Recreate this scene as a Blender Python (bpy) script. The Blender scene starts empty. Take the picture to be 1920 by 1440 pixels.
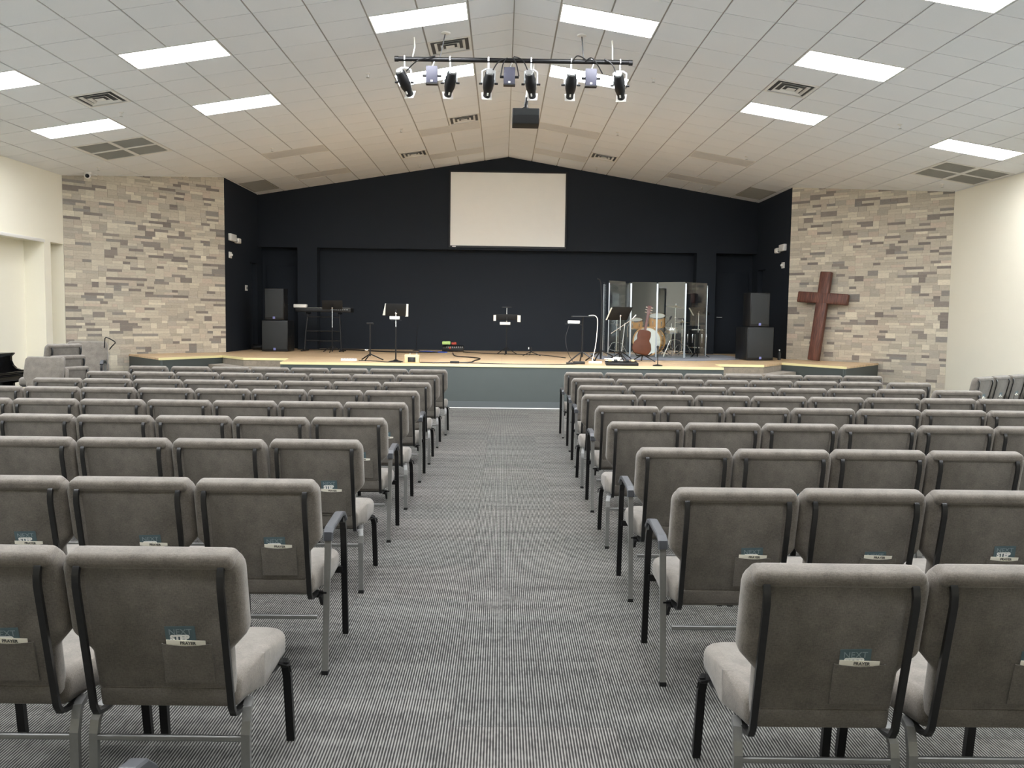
import bpy, bmesh, math, random
from mathutils import Vector, Matrix
random.seed(7)
PI = math.pi
scene = bpy.context.scene
COL = scene.collection
# ------------------------------------------------------------------ colour and materials
def lin(c):
    c = c / 255.0
    return c / 12.92 if c <= 0.04045 else ((c + 0.055) / 1.055) ** 2.4
def rgb(r, g, b):
    return (lin(r), lin(g), lin(b), 1.0)
class NT:
    def __init__(self, name):
        self.m = bpy.data.materials.new(name); self.m.use_nodes = True
        self.t = self.m.node_tree; self.b = self.t.nodes['Principled BSDF']
    def n(self, kind, **kw):
        nd = self.t.nodes.new(kind)
        for k, v in kw.items(): setattr(nd, k, v)
        return nd
    def l(self, a, b): self.t.links.new(a, b)
    def math(self, op, a, b=None, c=None):
        nd = self.n('ShaderNodeMath', operation=op)
        for i, v in enumerate((a, b, c)):
            if v is None: continue
            if isinstance(v, (int, float)): nd.inputs[i].default_value = v
            else: self.l(v, nd.inputs[i])
        return nd.outputs[0]
    def mix(self, fac, a, b):
        nd = self.n('ShaderNodeMix', data_type='RGBA')
        if isinstance(fac, (int, float)): nd.inputs[0].default_value = fac
        else: self.l(fac, nd.inputs[0])
        for i, v in ((6, a), (7, b)):
            if isinstance(v, tuple): nd.inputs[i].default_value = v
            else: self.l(v, nd.inputs[i])
        return nd.outputs[2]
    def noise(self, vec, scale, detail=2.0, rough=0.5):
        nd = self.n('ShaderNodeTexNoise'); nd.inputs['Scale'].default_value = scale
        nd.inputs['Detail'].default_value = detail; nd.inputs['Roughness'].default_value = rough
        if vec is not None: self.l(vec, nd.inputs['Vector'])
        return nd.outputs['Fac']
    def obj(self): return self.n('ShaderNodeTexCoord').outputs['Object']
    def mapping(self, vec, scale=(1, 1, 1)):
        nd = self.n('ShaderNodeMapping'); nd.inputs['Scale'].default_value = scale
        self.l(vec, nd.inputs['Vector']); return nd.outputs[0]
    def bump(self, h, strength=0.2, dist=0.002):
        nd = self.n('ShaderNodeBump'); nd.inputs['Strength'].default_value = strength
        nd.inputs['Distance'].default_value = dist
        self.l(h, nd.inputs['Height']); self.l(nd.outputs[0], self.b.inputs['Normal'])
    def ramp(self, fac, stops):
        nd = self.n('ShaderNodeValToRGB'); el = nd.color_ramp.elements
        while len(el) < len(stops): el.new(0.5)
        for e, (p, c) in zip(el, stops): e.position = p; e.color = c
        self.l(fac, nd.inputs[0]); return nd.outputs[0]
def paint(name, c, rough=0.6, metal=0.0, var=0.06, scale=6.0, bump=0.0, spec=0.5):
    m = NT(name)
    d = tuple(x * (1 - var) for x in c[:3]) + (1,); u = tuple(min(1, x * (1 + var)) for x in c[:3]) + (1,)
    f = m.noise(m.obj(), scale, 3)
    m.l(m.mix(f, d, u), m.b.inputs['Base Color'])
    m.b.inputs['Roughness'].default_value = rough; m.b.inputs['Metallic'].default_value = metal
    m.b.inputs['Specular IOR Level'].default_value = spec
    if bump: m.bump(m.noise(m.obj(), 180, 2), bump, 0.001)
    return m.m
def fabric(name, c, v=0.16):
    m = NT(name); o = m.obj()
    a = m.noise(m.mapping(o, (1, 1, 0.25)), 420, 2); b = m.noise(m.mapping(o, (0.25, 1, 1)), 420, 2)
    w = m.math('ADD', a, b); big = m.noise(o, 14, 3)
    f = m.math('MULTIPLY_ADD', w, 0.5, m.math('MULTIPLY_ADD', big, 0.5, -0.25))
    d = tuple(x * (1 - v * 2.2) for x in c[:3]) + (1,); u = tuple(x * (1 + v * 2.2) for x in c[:3]) + (1,)
    m.l(m.ramp(f, [(0.3, d), (0.7, u)]), m.b.inputs['Base Color'])
    m.b.inputs['Roughness'].default_value = 0.95; m.b.inputs['Specular IOR Level'].default_value = 0.15
    m.b.inputs['Sheen Weight'].default_value = 0.25
    m.bump(w, 0.35, 0.001)
    return m.m
def emit(name, c, s):
    m = NT(name); m.b.inputs['Base Color'].default_value = (0.8, 0.8, 0.8, 1)
    m.b.inputs['Emission Color'].default_value = c; m.b.inputs['Emission Strength'].default_value = s
    return m.m
def carpet():
    m = NT('carpet_tile'); o = m.obj()
    sp = m.n('ShaderNodeSeparateXYZ'); m.l(o, sp.inputs[0]); X, Y = sp.outputs[0], sp.outputs[1]
    T = 0.61
    cx = m.math('FLOOR', m.math('DIVIDE', m.math('ADD', X, 0.17), T))
    off = m.math('MULTIPLY', m.math('FRACT', m.math('MULTIPLY', cx, 0.37)), T)
    yy = m.math('ADD', Y, off)
    cy = m.math('FLOOR', m.math('DIVIDE', yy, T))
    # stripes of looped pile running along Y, broken into dashes
    st = m.math('SINE', m.math('MULTIPLY', X, 2 * PI / 0.0108))
    col = m.math('FLOOR', m.math('DIVIDE', X, 0.0108))
    cv = m.n('ShaderNodeCombineXYZ'); m.l(m.math('MULTIPLY', col, 7.31), cv.inputs[0]); m.l(m.math('MULTIPLY', Y, 26.0), cv.inputs[1]); m.l(m.math('MULTIPLY', cy, 3.7), cv.inputs[2])
    dash = m.noise(cv.outputs[0], 1.0, 1.0)
    bv = m.n('ShaderNodeCombineXYZ'); m.l(m.math('MULTIPLY', X, 0.9), bv.inputs[0]); m.l(m.math('MULTIPLY', Y, 11.0), bv.inputs[1]); m.l(m.math('MULTIPLY_ADD', cx, 5.3, m.math('MULTIPLY', cy, 2.9)), bv.inputs[2])
    band = m.noise(bv.outputs[0], 1.0, 2.0)
    f = m.math('ADD', m.math('MULTIPLY_ADD', st, 0.36, 0.5), m.math('MULTIPLY_ADD', dash, 0.5, -0.25))
    f = m.math('ADD', f, m.math('MULTIPLY_ADD', band, 0.42, -0.21))
    wn = m.n('ShaderNodeTexWhiteNoise', noise_dimensions='2D'); tv = m.n('ShaderNodeCombineXYZ'); m.l(cx, tv.inputs[0]); m.l(cy, tv.inputs[1]); m.l(tv.outputs[0], wn.inputs['Vector'])
    c = m.ramp(f, [(0.18, (0.030, 0.029, 0.028, 1)), (0.5, (0.078, 0.076, 0.073, 1)), (0.82, (0.25, 0.246, 0.228, 1))])
    hue = m.mix(wn.outputs[0], (0.95, 0.96, 0.955, 1), (1.06, 1.04, 1.03, 1))
    mul = m.n('ShaderNodeMix', data_type='RGBA', blend_type='MULTIPLY'); mul.inputs[0].default_value = 1.0
    m.l(c, mul.inputs[6]); m.l(hue, mul.inputs[7])
    # tile joints
    fx = m.math('FRACT', m.math('DIVIDE', m.math('ADD', X, 0.17), T)); fy = m.math('FRACT', m.math('DIVIDE', yy, T))
    j = m.math('MAXIMUM', m.math('LESS_THAN', fx, 0.005), m.math('LESS_THAN', fy, 0.004))
    m.l(m.mix(m.math('MULTIPLY', j, 0.55), mul.outputs[2], (0.06, 0.055, 0.05, 1)), m.b.inputs['Base Color'])
    m.b.inputs['Roughness'].default_value = 1.0; m.b.inputs['Specular IOR Level'].default_value = 0.1
    m.bump(f, 0.4, 0.002)
    return m.m
def wood_floor():
    m = NT('stage_planks'); o = m.obj()
    br = m.n('ShaderNodeTexBrick'); br.offset = 0.37; br.inputs['Scale'].default_value = 1.0
    br.inputs['Brick Width'].default_value = 1.2; br.inputs['Row Height'].default_value = 0.15; br.inputs['Mortar Size'].default_value = 0.002
    br.inputs['Color1'].default_value = rgb(230, 202, 166); br.inputs['Color2'].default_value = rgb(214, 184, 146); br.inputs['Mortar'].default_value = rgb(140, 120, 100)
    m.l(o, br.inputs['Vector'])
    g = m.noise(m.mapping(o, (1.5, 22, 1)), 2.0, 4)
    mul = m.n('ShaderNodeMix', data_type='RGBA', blend_type='MULTIPLY'); mul.inputs[0].default_value = 1.0
    m.l(br.outputs['Color'], mul.inputs[6]); m.l(m.ramp(g, [(0.3, (0.75, 0.73, 0.7, 1)), (0.7, (1.1, 1.08, 1.05, 1))]), mul.inputs[7])
    m.l(mul.outputs[2], m.b.inputs['Base Color']); m.b.inputs['Roughness'].default_value = 0.45
    return m.m
def dark_wood():
    m = NT('red_brown_timber'); o = m.obj()
    g = m.noise(m.mapping(o, (14, 14, 1.3)), 3.0, 5, 0.6)
    m.l(m.ramp(g, [(0.3, rgb(62, 34, 27)), (0.55, rgb(98, 58, 44)), (0.75, rgb(126, 80, 62))]), m.b.inputs['Base Color'])
    m.b.inputs['Roughness'].default_value = 0.5; m.bump(g, 0.25, 0.004)
    return m.m
def stone():
    m = NT('ledge_stone'); at = m.n('ShaderNodeAttribute', attribute_name='tone'); o = m.obj()
    g = m.noise(m.mapping(o, (1, 1, 2.5)), 22.0, 5, 0.65)
    mul = m.n('ShaderNodeMix', data_type='RGBA', blend_type='MULTIPLY'); mul.inputs[0].default_value = 1.0
    m.l(at.outputs['Color'], mul.inputs[6]); m.l(m.ramp(g, [(0.25, (0.86, 0.86, 0.86, 1)), (0.75, (1.1, 1.09, 1.08, 1))]), mul.inputs[7])
    m.l(mul.outputs[2], m.b.inputs['Base Color']); m.b.inputs['Roughness'].default_value = 0.85
    m.bump(g, 0.3, 0.004)
    return m.m
def tile_mat():
    m = NT('ceiling_tile'); o = m.obj()
    f = m.noise(o, 95, 3, 0.7); big = m.noise(m.mapping(o, (1.6, 1.6, 1.6)), 0.9, 2)
    c = m.mix(f, rgb(238, 240, 242), rgb(246, 248, 250))
    mul = m.n('ShaderNodeMix', data_type='RGBA', blend_type='MULTIPLY'); mul.inputs[0].default_value = 1.0
    m.l(c, mul.inputs[6]); m.l(m.ramp(big, [(0.35, (0.98, 0.985, 0.985, 1)), (0.65, (1.0, 0.992, 0.985, 1))]), mul.inputs[7])
    m.l(mul.outputs[2], m.b.inputs['Base Color']); m.b.inputs['Roughness'].default_value = 0.95
    m.b.inputs['Specular IOR Level'].default_value = 0.1
    m.bump(f, 0.15, 0.002)
    return m.m
def acrylic():
    m = NT('clear_acrylic'); t = m.t
    tr = m.n('ShaderNodeBsdfTransparent'); tr.inputs[0].default_value = (0.93, 0.95, 0.94, 1)
    gl = m.n('ShaderNodeBsdfGlossy'); gl.inputs['Roughness'].default_value = 0.015; gl.inputs['Color'].default_value = (1, 1, 1, 1)
    fr = m.n('ShaderNodeFresnel'); geo = m.n('ShaderNodeNewGeometry'); m.l(m.math('MULTIPLY_ADD', geo.outputs['Backfacing'], 1 / 1.5 - 1.5, 1.5), fr.inputs[0])
    f = m.math('MULTIPLY_ADD', fr.outputs[0], 1.6, 0.02); f = m.math('MINIMUM', f, 1.0)
    mx = m.n('ShaderNodeMixShader'); m.l(f, mx.inputs[0]); m.l(tr.outputs[0], mx.inputs[1]); m.l(gl.outputs[0], mx.inputs[2])
    out = t.nodes['Material Output']; m.l(mx.outputs[0], out.inputs[0]); t.nodes.remove(m.b)
    return m.m
M = {}
M['carpet'] = carpet(); M['planks'] = wood_floor(); M['timber'] = dark_wood(); M['stone'] = stone()
M['tile'] = tile_mat(); M['acrylic'] = acrylic()
M['tbar'] = paint('ceiling_grid', rgb(176, 172, 166), 0.6)
M['cream'] = paint('cream_wall', rgb(240, 235, 217), 0.8, var=0.02, scale=2)
M['white'] = paint('white_paint', rgb(238, 236, 230), 0.5, var=0.02)
M['black_wall'] = paint('black_wall', rgb(34, 39, 46), 0.75, var=0.08, scale=1.5, spec=0.25)
M['stage_front'] = paint('stage_front', rgb(70, 76, 74), 0.6, var=0.04)
M['stage_base'] = paint('stage_base', rgb(84, 89, 90), 0.55, var=0.03)
M['step_carpet'] = fabric('step_carpet', rgb(136, 126, 112), 0.12)
M['nosing'] = paint('pale_yellow_strip', rgb(236, 224, 168), 0.5, var=0.03)
M['seat_fabric'] = fabric('grey_chair_fabric', rgb(117, 111, 103), 0.15)
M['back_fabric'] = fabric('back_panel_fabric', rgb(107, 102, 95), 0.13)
M['slate_fabric'] = fabric('slate_chair_fabric', rgb(104, 110, 116), 0.1)
M['steel'] = paint('silver_vein_steel', rgb(142, 142, 140), 0.42, 0.75, var=0.1, scale=60, bump=0.1)
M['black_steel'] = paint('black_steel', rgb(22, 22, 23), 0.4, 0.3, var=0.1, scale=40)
M['bar_steel'] = paint('charcoal_steel', rgb(58, 58, 58), 0.3, 0.7, var=0.12, scale=60, bump=0.1)
M['rubber'] = paint('black_rubber', rgb(9, 9, 9), 0.7)
M['arm_pad'] = paint('slate_arm_pad', rgb(60, 62, 66), 0.35)
M['teal'] = paint('teal_card', rgb(84, 104, 110), 0.6, var=0.05, scale=40)
M['paper'] = paint('cream_paper', rgb(250, 246, 232), 0.7, var=0.02)
M['ink'] = paint('grey_ink', rgb(84, 84, 80), 0.7)
M['pale_ink'] = paint('pale_ink', rgb(140, 155, 160), 0.7)
M['white_ink'] = paint('white_ink', rgb(250, 250, 246), 0.7)
M['black'] = paint('black_plastic', rgb(20, 20, 21), 0.45)
M['charcoal'] = paint('charcoal_grille', rgb(40, 43, 44), 0.7, var=0.12, scale=120)
M['piano'] = paint('piano_black', rgb(8, 8, 9), 0.12)
M['chrome'] = paint('chrome', rgb(225, 225, 225), 0.18, 1.0, var=0.03)
M['alu'] = paint('brushed_aluminium', rgb(200, 208, 212), 0.35, 0.6)
M['screen'] = paint('projection_cloth', rgb(252, 250, 244), 0.9, var=0.015)
M['badge'] = paint('blue_badge', rgb(126, 130, 190), 0.5)
M['brown'] = NT('mahogany_body').m; M['brown'] = paint('mahogany', rgb(74, 40, 22), 0.55, var=0.25, scale=9, spec=0.2)
M['neck'] = paint('neck_wood', rgb(74, 36, 26), 0.4)
M['amber'] = paint('amber_drum_wrap', rgb(214, 158, 92), 0.25, var=0.12, scale=14)
M['head'] = paint('white_drum_head', rgb(240, 240, 236), 0.5)
M['brass'] = paint('bronze_cymbal', rgb(176, 146, 98), 0.3, 0.8)
M['rug'] = fabric('blue_grey_rug', rgb(110, 114, 128), 0.1)
M['tolex'] = paint('cream_tolex', rgb(214, 196, 150), 0.7)
M['green'] = paint('lime_green', rgb(176, 206, 120), 0.5)
M['red'] = paint('red_plastic', rgb(170, 60, 40), 0.5)
M['blue'] = paint('blue_plastic', rgb(50, 80, 170), 0.5)
M['silver'] = paint('silver_metal', rgb(190, 192, 192), 0.35, 0.8)
M['lilac'] = paint('dimmer_grey', rgb(66, 66, 80), 0.5)
M['grille'] = paint('return_grille', rgb(172, 170, 162), 0.7)
M['off_lens'] = paint('unlit_lens', rgb(224, 223, 221), 0.5)
M['vent_dark'] = paint('vent_throat', rgb(92, 92, 92), 0.7)
M['brown_pad'] = paint('dark_lens', rgb(18, 16, 18), 0.2)
LIGHT = emit('led_lens', (0.965, 0.985, 1.025, 1), 22.0)
SPOT_LENS = emit('spot_lens', (1.0, 0.97, 0.92, 1), 12.0)

# ------------------------------------------------------------------ mesh building
class MB:
    def __init__(self): self.v = []; self.f = []; self.s = []; self.mi = []
    def add(self, vs, fs, smooth=False, Mx=None, mi=0):
        b = len(self.v)
        self.v += [tuple(Mx @ Vector(p)) if Mx is not None else tuple(p) for p in vs]
        self.f += [tuple(i + b for i in f) for f in fs]; self.s += [smooth] * len(fs); self.mi += [mi] * len(fs)
        return self
    def addbm(self, bm, smooth=True, Mx=None, mi=0):
        bm.verts.index_update()
        self.add([v.co[:] for v in bm.verts], [[v.index for v in f.verts] for f in bm.faces], smooth, Mx, mi); bm.free(); return self
    def box(self, c, d, bev=0.0, Mx=None, seg=2, mi=0):
        if bev <= 0:
            x, y, z = (k / 2 for k in d)
            vs = [(c[0] + a * x, c[1] + b * y, c[2] + e * z) for a in (-1, 1) for b in (-1, 1) for e in (-1, 1)]
            return self.add(vs, [(0, 1, 3, 2), (4, 6, 7, 5), (0, 4, 5, 1), (2, 3, 7, 6), (0, 2, 6, 4), (1, 5, 7, 3)], False, Mx, mi)
        bm = bmesh.new(); bmesh.ops.create_cube(bm, size=1)
        for v in bm.verts: v.co = Vector((c[0] + v.co.x * d[0], c[1] + v.co.y * d[1], c[2] + v.co.z * d[2]))
        bmesh.ops.bevel(bm, geom=bm.edges[:], offset=bev, segments=seg, profile=0.5, affect='EDGES')
        return self.addbm(bm, True, Mx, mi)
    def box2(self, lo, hi, bev=0.0, mi=0):
        return self.box([(a + b) / 2 for a, b in zip(lo, hi)], [b - a for a, b in zip(lo, hi)], bev, mi=mi)
    def slab(self, outline, t, bev=0.0, Mx=None, seg=3, mi=0, smooth=True):
        """outline in XY, extruded 0..t along Z, rims bevelled"""
        bm = bmesh.new(); vs = [bm.verts.new((x, y, 0)) for x, y in outline]
        f = bm.faces.new(vs); bm.normal_update()
        if f.normal.z > 0: f.normal_flip()
        r = bmesh.ops.extrude_face_region(bm, geom=[f])
        for e in r['geom']:
            if isinstance(e, bmesh.types.BMVert): e.co.z += t
        if bev:
            ed = [e for e in bm.edges if abs(e.verts[0].co.z - e.verts[1].co.z) < 1e-6]
            bmesh.ops.bevel(bm, geom=ed, offset=bev, segments=seg, profile=0.5, affect='EDGES')
        bmesh.ops.recalc_face_normals(bm, faces=bm.faces[:])
        return self.addbm(bm, smooth, Mx, mi)
    def sweep(self, pts, sec, up=(0, 0, 1), caps=True, smooth=False, Mx=None, mi=0, scales=None):
        P = [Vector(p) for p in pts]; n = len(sec); vs = []; fs = []; U = Vector(up)
        for i, p in enumerate(P):
            if i == 0: t = P[1] - P[0]
            elif i == len(P) - 1: t = P[-1] - P[-2]
            else: t = (P[i + 1] - P[i]).normalized() + (P[i] - P[i - 1]).normalized()
            t.normalize(); a = t.cross(U)
            if a.length < 1e-4: a = t.cross(Vector((1, 0, 0)) if abs(t.x) < 0.9 else Vector((0, 1, 0)))
            a.normalize(); b = a.cross(t).normalized(); U = b if up == 'pt' else U
            k = scales[i] if scales else 1.0
            vs += [tuple(p + a * sx * k + b * sy * k) for sx, sy in sec]
        for i in range(len(P) - 1):
            for j in range(n):
                fs.append((i * n + j, i * n + (j + 1) % n, (i + 1) * n + (j + 1) % n, (i + 1) * n + j))
        self.add(vs, fs, smooth, Mx, mi)
        if caps: 
            b = len(self.v) - len(vs)
            self.f += [tuple(b + j for j in range(n))[::-1], tuple(b + (len(P) - 1) * n + j for j in range(n))]
            self.s += [False, False]; self.mi += [mi, mi]
        return self
    def tube(self, pts, r, n=8, Mx=None, mi=0, up=None, scales=None):
        d = Vector(pts[-1]) - Vector(pts[0])
        if up is None: up = (0, 1, 0) if abs(d.z) > max(abs(d.x), abs(d.y)) * 0.8 else (0, 0, 1)
        return self.sweep(pts, [(r * math.cos(2 * PI * k / n), r * math.sin(2 * PI * k / n)) for k in range(n)], up, True, True, Mx, mi, scales)
    def bar(self, pts, w, h, up=(0, 0, 1), Mx=None, mi=0):
        c = min(w, h) * 0.22; w, h = w / 2, h / 2
        return self.sweep(pts, [(w - c, h), (-w + c, h), (-w, h - c), (-w, -h + c), (-w + c, -h), (w - c, -h), (w, -h + c), (w, h - c)], up, True, False, Mx, mi)
    def lathe(self, prof, n=24, Mx=None, mi=0, smooth=True, caps=True):
        vs = []; fs = []; m = len(prof)
        for k in range(n):
            a = 2 * PI * k / n
            vs += [(r * math.cos(a), r * math.sin(a), z) for r, z in prof]
        for k in range(n):
            for i in range(m - 1):
                fs.append((k * m + i, ((k + 1) % n) * m + i, ((k + 1) % n) * m + i + 1, k * m + i + 1))
        self.add(vs, fs, smooth, Mx, mi)
        b = len(self.v) - len(vs)
        if not caps: return self
        if prof[0][0] > 1e-5: self.f.append(tuple(b + k * m for k in range(n))[::-1]); self.s.append(False); self.mi.append(mi)
        if prof[-1][0] > 1e-5: self.f.append(tuple(b + k * m + m - 1 for k in range(n))); self.s.append(False); self.mi.append(mi)
        return self
    def sphere(self, c, r, n=10, Mx=None, mi=0):
        prof = [(max(1e-6, r * math.sin(PI * i / 8)), -r * math.cos(PI * i / 8)) for i in range(9)]
        T = Matrix.Translation(c); return self.lathe(prof, n, (Mx @ T) if Mx is not None else T, mi)
    def prism(self, poly, z0, z1, Mx=None, mi=0):
        a = sum(poly[i][0] * poly[(i + 1) % len(poly)][1] - poly[(i + 1) % len(poly)][0] * poly[i][1] for i in range(len(poly)))
        if a < 0: poly = poly[::-1]
        n = len(poly); vs = [(x, y, z0) for x, y in poly] + [(x, y, z1) for x, y in poly]
        fs = [tuple(range(n))[::-1], tuple(range(n, 2 * n))] + [(i, (i + 1) % n, n + (i + 1) % n, n + i) for i in range(n)]
        return self.add(vs, fs, False, Mx, mi)
    def mesh(self, name, mats):
        me = bpy.data.meshes.new(name); me.from_pydata(self.v, [], self.f); me.update()
        me.polygons.foreach_set('use_smooth', self.s)
        if any(self.mi): me.polygons.foreach_set('material_index', self.mi)
        for m in (mats if isinstance(mats, (list, tuple)) else [mats]): me.materials.append(m)
        if any(self.s):
            try: me.set_sharp_from_angle(angle=math.radians(50))
            except Exception: pass
        return me
def part(name, mb, mat, parent=None, loc=(0, 0, 0)):
    me = mb.mesh(name, mat) if isinstance(mb, MB) else mb
    o = bpy.data.objects.new(name, me); COL.objects.link(o); o.location = loc
    if parent is not None: o.parent = parent
    return o
def tag(o, label, cat, group=None, kind=None):
    o['label'] = label; o['category'] = cat
    if group: o['group'] = group
    if kind: o['kind'] = kind
    return o
def thing(name, label, cat, loc=(0, 0, 0), rz=0.0, group=None):
    o = bpy.data.objects.new(name, None); COL.objects.link(o); o.empty_display_size = 0.1
    o.location = loc; o.rotation_euler = (0, 0, rz)
    return tag(o, label, cat, group)
def solo(name, mb, mat, label, cat, group=None, loc=(0, 0, 0), rz=0.0):
    o = part(name, mb, mat, None, loc); o.rotation_euler = (0, 0, rz); return tag(o, label, cat, group)
def struct(name, mb, mat, label=None):
    o = part(name, mb, mat); o['kind'] = 'structure'
    if label: o['label'] = label
    return o
def copy_tree(o, parent=None):
    c = o.copy(); COL.objects.link(c); c.parent = parent
    for ch in [x for x in bpy.data.objects if x.parent is o]: copy_tree(ch, c)
    return c
def kids(o): return KIDS.setdefault(o.name, [x for x in bpy.data.objects if x.parent is o])
KIDS = {}
def dup(o, loc, rz, label, group=None):
    c = o.copy(); COL.objects.link(c); c.location = loc; c.rotation_euler = (0, 0, rz); c['label'] = label
    if group: c['group'] = group
    for ch in kids(o):
        d = ch.copy(); COL.objects.link(d); d.parent = c
        for g in kids(ch):
            e = g.copy(); COL.objects.link(e); e.parent = d
    return c
def text_mesh(s, size, mat, offset=0.0, extrude=0.0004, align='CENTER'):
    cu = bpy.data.curves.new('lettering', 'FONT'); cu.body = s; cu.size = size; cu.align_x = align; cu.align_y = 'CENTER'
    cu.offset = offset; cu.extrude = extrude
    ob = bpy.data.objects.new('lettering', cu); COL.objects.link(ob)
    dg = bpy.context.evaluated_depsgraph_get(); dg.update()
    me = bpy.data.meshes.new_from_object(ob.evaluated_get(dg)); me.name = 'lettering'
    bpy.data.objects.remove(ob); bpy.data.curves.remove(cu)
    me.materials.clear(); me.materials.append(mat)
    return me
def RX(a): return Matrix.Rotation(a, 4, 'X')
def RY(a): return Matrix.Rotation(a, 4, 'Y')
def RZ(a): return Matrix.Rotation(a, 4, 'Z')
def TR(x, y, z): return Matrix.Translation((x, y, z))

# ------------------------------------------------------------------ camera
H = 1.52
R = Vector((0.99984, -0.01163, 0.01338)); U = Vector((-0.01246, 0.07622, 0.99701)); F = Vector((0.01262, 0.99702, -0.07607))
cam = bpy.data.cameras.new('camera'); camo = bpy.data.objects.new('camera', cam); COL.objects.link(camo)
mw = Matrix((R, U, -F)).transposed().to_4x4(); mw.translation = (0, 0, H); camo.matrix_world = mw
cam.sensor_fit = 'HORIZONTAL'; cam.sensor_width = 36.0; cam.lens = 36.0 * 1582.155 / 1920.0
cam.clip_start = 0.05; cam.clip_end = 100
scene.camera = camo

# ------------------------------------------------------------------ room data (metres; camera stands at x=0, y=0)
XR_, RH, SL = 0.1019, 5.4104, 0.16431        # ridge x, ridge height, ceiling fall per metre
Y0, T, C1 = 11.0560, 0.6096, 0.5638          # ceiling grid: first cross line, tile pitch, first column
CS = math.cos(math.atan(SL)); YB = 20.604; YREAR = -5.2
XL, XRT = -8.14, 8.50
ZS = 0.745
LA, LB = (-8.14, 15.88), (-5.90, 18.12); RA, RB = (8.50, 16.03), (6.17, 18.23)
def ceil_z(x): return RH - SL * abs(x - XR_)
def gx(j): return XR_ + (1 if j > 0 else -1) * (C1 + (abs(j) - 1) * T * CS) if j else XR_
def gy(k): return Y0 + T * k

struct('floor', MB().box2((-10.2, YREAR - 0.3, -0.1), (10.2, 22, 0.0)), M['carpet'])
# ---- fixtures occupy grid cells
cells = {}
LIT = []
for k0 in (3, -1, -5, -9, -13, -17):
    for j0, j1 in ((-3, -1), (1, 3), (-8, -6), (6, 8), (-12, -10), (11, 13)): LIT.append((j0, j1, k0))
OFF = [(j0, j1, k0) for k0 in (13, 9) for j0, j1 in ((-3, -1), (1, 3), (-8, -6), (6, 8))]
VENT = [(-10, -9, 1), (-2, -1, 1), (-2, -1, 8), (-4, -3, 12), (6, 7, 1), (3, 4, 12)]
RET = [(-12, -10, 5), (12, 14, 5)]
RET2 = [(-10, -9, 13), (9, 10, 13)]
taken = set()
for j0, j1, k in LIT + OFF:
    for j in range(j0, j1): taken.add((j, k))
for j0, j1, k in VENT: taken.add((j0, k))
for j0, j1, k in RET:
    for j in range(j0, j1): taken |= {(j, k), (j, k + 1)}
for j0, j1, k in RET2: taken |= {(j0, k), (j0, k + 1)}
mb = MB(); gap = 0.011
for side in (-1, 1):
    xe = (-8.9 if side < 0 else 9.3); x0 = XR_
    y0, y1 = YREAR - 0.2, YB + 0.5
    mb.add([(x0, y0, ceil_z(x0) + 0.012), (xe, y0, ceil_z(xe) + 0.012), (xe, y1, ceil_z(xe) + 0.012), (x0, y1, ceil_z(x0) + 0.012)], [(0, 1, 2, 3) if side > 0 else (3, 2, 1, 0)], mi=1)
    cols = [(-1, 0)] + [(-j - 1, -j) for j in range(1, 15)] if side < 0 else [(0, 1)] + [(j, j + 1) for j in range(1, 15)]
    for ja, jb in cols:
        xa, xb = gx(ja), gx(jb)
        for k in range(-27, 16):
            if (ja, k) in taken and not (ja == 0 or jb == 0): continue
            ya, yb = gy(k) + 0.007, min(gy(k + 1), YB + 0.3) - 0.007
            if ya > yb: continue
            a, b = xa + gap, xb - gap
            if jb == 0: b = XR_ - 0.006
            if ja == 0: a = XR_ + 0.006
            v = [(a, ya, ceil_z(a)), (b, ya, ceil_z(b)), (b, yb, ceil_z(b)), (a, yb, ceil_z(a))]
            v += [(x, y, z + 0.012) for x, y, z in v]
            mb.add(v, [(3, 2, 1, 0), (0, 1, 5, 4), (1, 2, 6, 5), (2, 3, 7, 6), (3, 0, 4, 7)])
struct('ceiling', mb, [M['tile'], M['tbar']])

def cell_frame(j0, j1, k0, k1):
    """matrix: local x along slope to +X, local y along room, origin at the cell centre on the ceiling"""
    xa, xb = gx(j0), gx(j1); xc = (xa + xb) / 2; side = 1 if xc > XR_ else -1
    zc = ceil_z(xc); ang = math.atan(SL) * side
    return Matrix.Translation((xc, (gy(k0) + gy(k1)) / 2, zc)) @ RY(ang), (xb - xa) / CS, T * (k1 - k0)
def ring(mb, w, d, bw, z0, z1):
    for sx in (-1, 1): mb.box((sx * (w - bw) / 2, 0, (z0 + z1) / 2), (bw, d, z1 - z0))
    for sy in (-1, 1): mb.box((0, sy * (d - bw) / 2, (z0 + z1) / 2), (w - 2 * bw, bw, z1 - z0))
def place_light(j0, j1, k, lens, label, group):
    Mx, w, d = cell_frame(j0, j1, k, k + 1)
    t = thing('ceiling_light', label, 'ceiling light', group=group); t.matrix_world = Mx
    m = MB(); ring(m, w - 0.016, d - 0.008, 0.016, -0.004, 0.012); part('frame', m, M['white'], t)
    part('diffuser', MB().box((0, 0, 0.004), (w - 0.05, d - 0.042, 0.006)), lens, t)
colname = {-3: 'just left of the ridge', 1: 'just right of the ridge', -8: 'mid left slope', 6: 'mid right slope', -12: 'outer left slope', 11: 'outer right slope'}
rowname = {3: 'lit row nearest the stage', -1: 'second lit row from the stage', -5: 'third lit row from the stage'}
for j0, j1, k in LIT:
    if k >= -5: place_light(j0, j1, k, LIGHT, f'glowing ceiling panel {colname[j0]}, {rowname[k]}', 'lit ceiling panel lights')
    else: place_light(j0, j1, k, LIGHT, 'glowing white panel light over the rear seating out of view', 'rear ceiling panel lights')
for j0, j1, k in OFF:
    place_light(j0, j1, k, M['off_lens'], f"dull unlit ceiling panel {colname[j0]}, {'closest to the black wall' if k == 13 else 'farther from the black wall'}", 'unlit ceiling panel lights')
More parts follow.
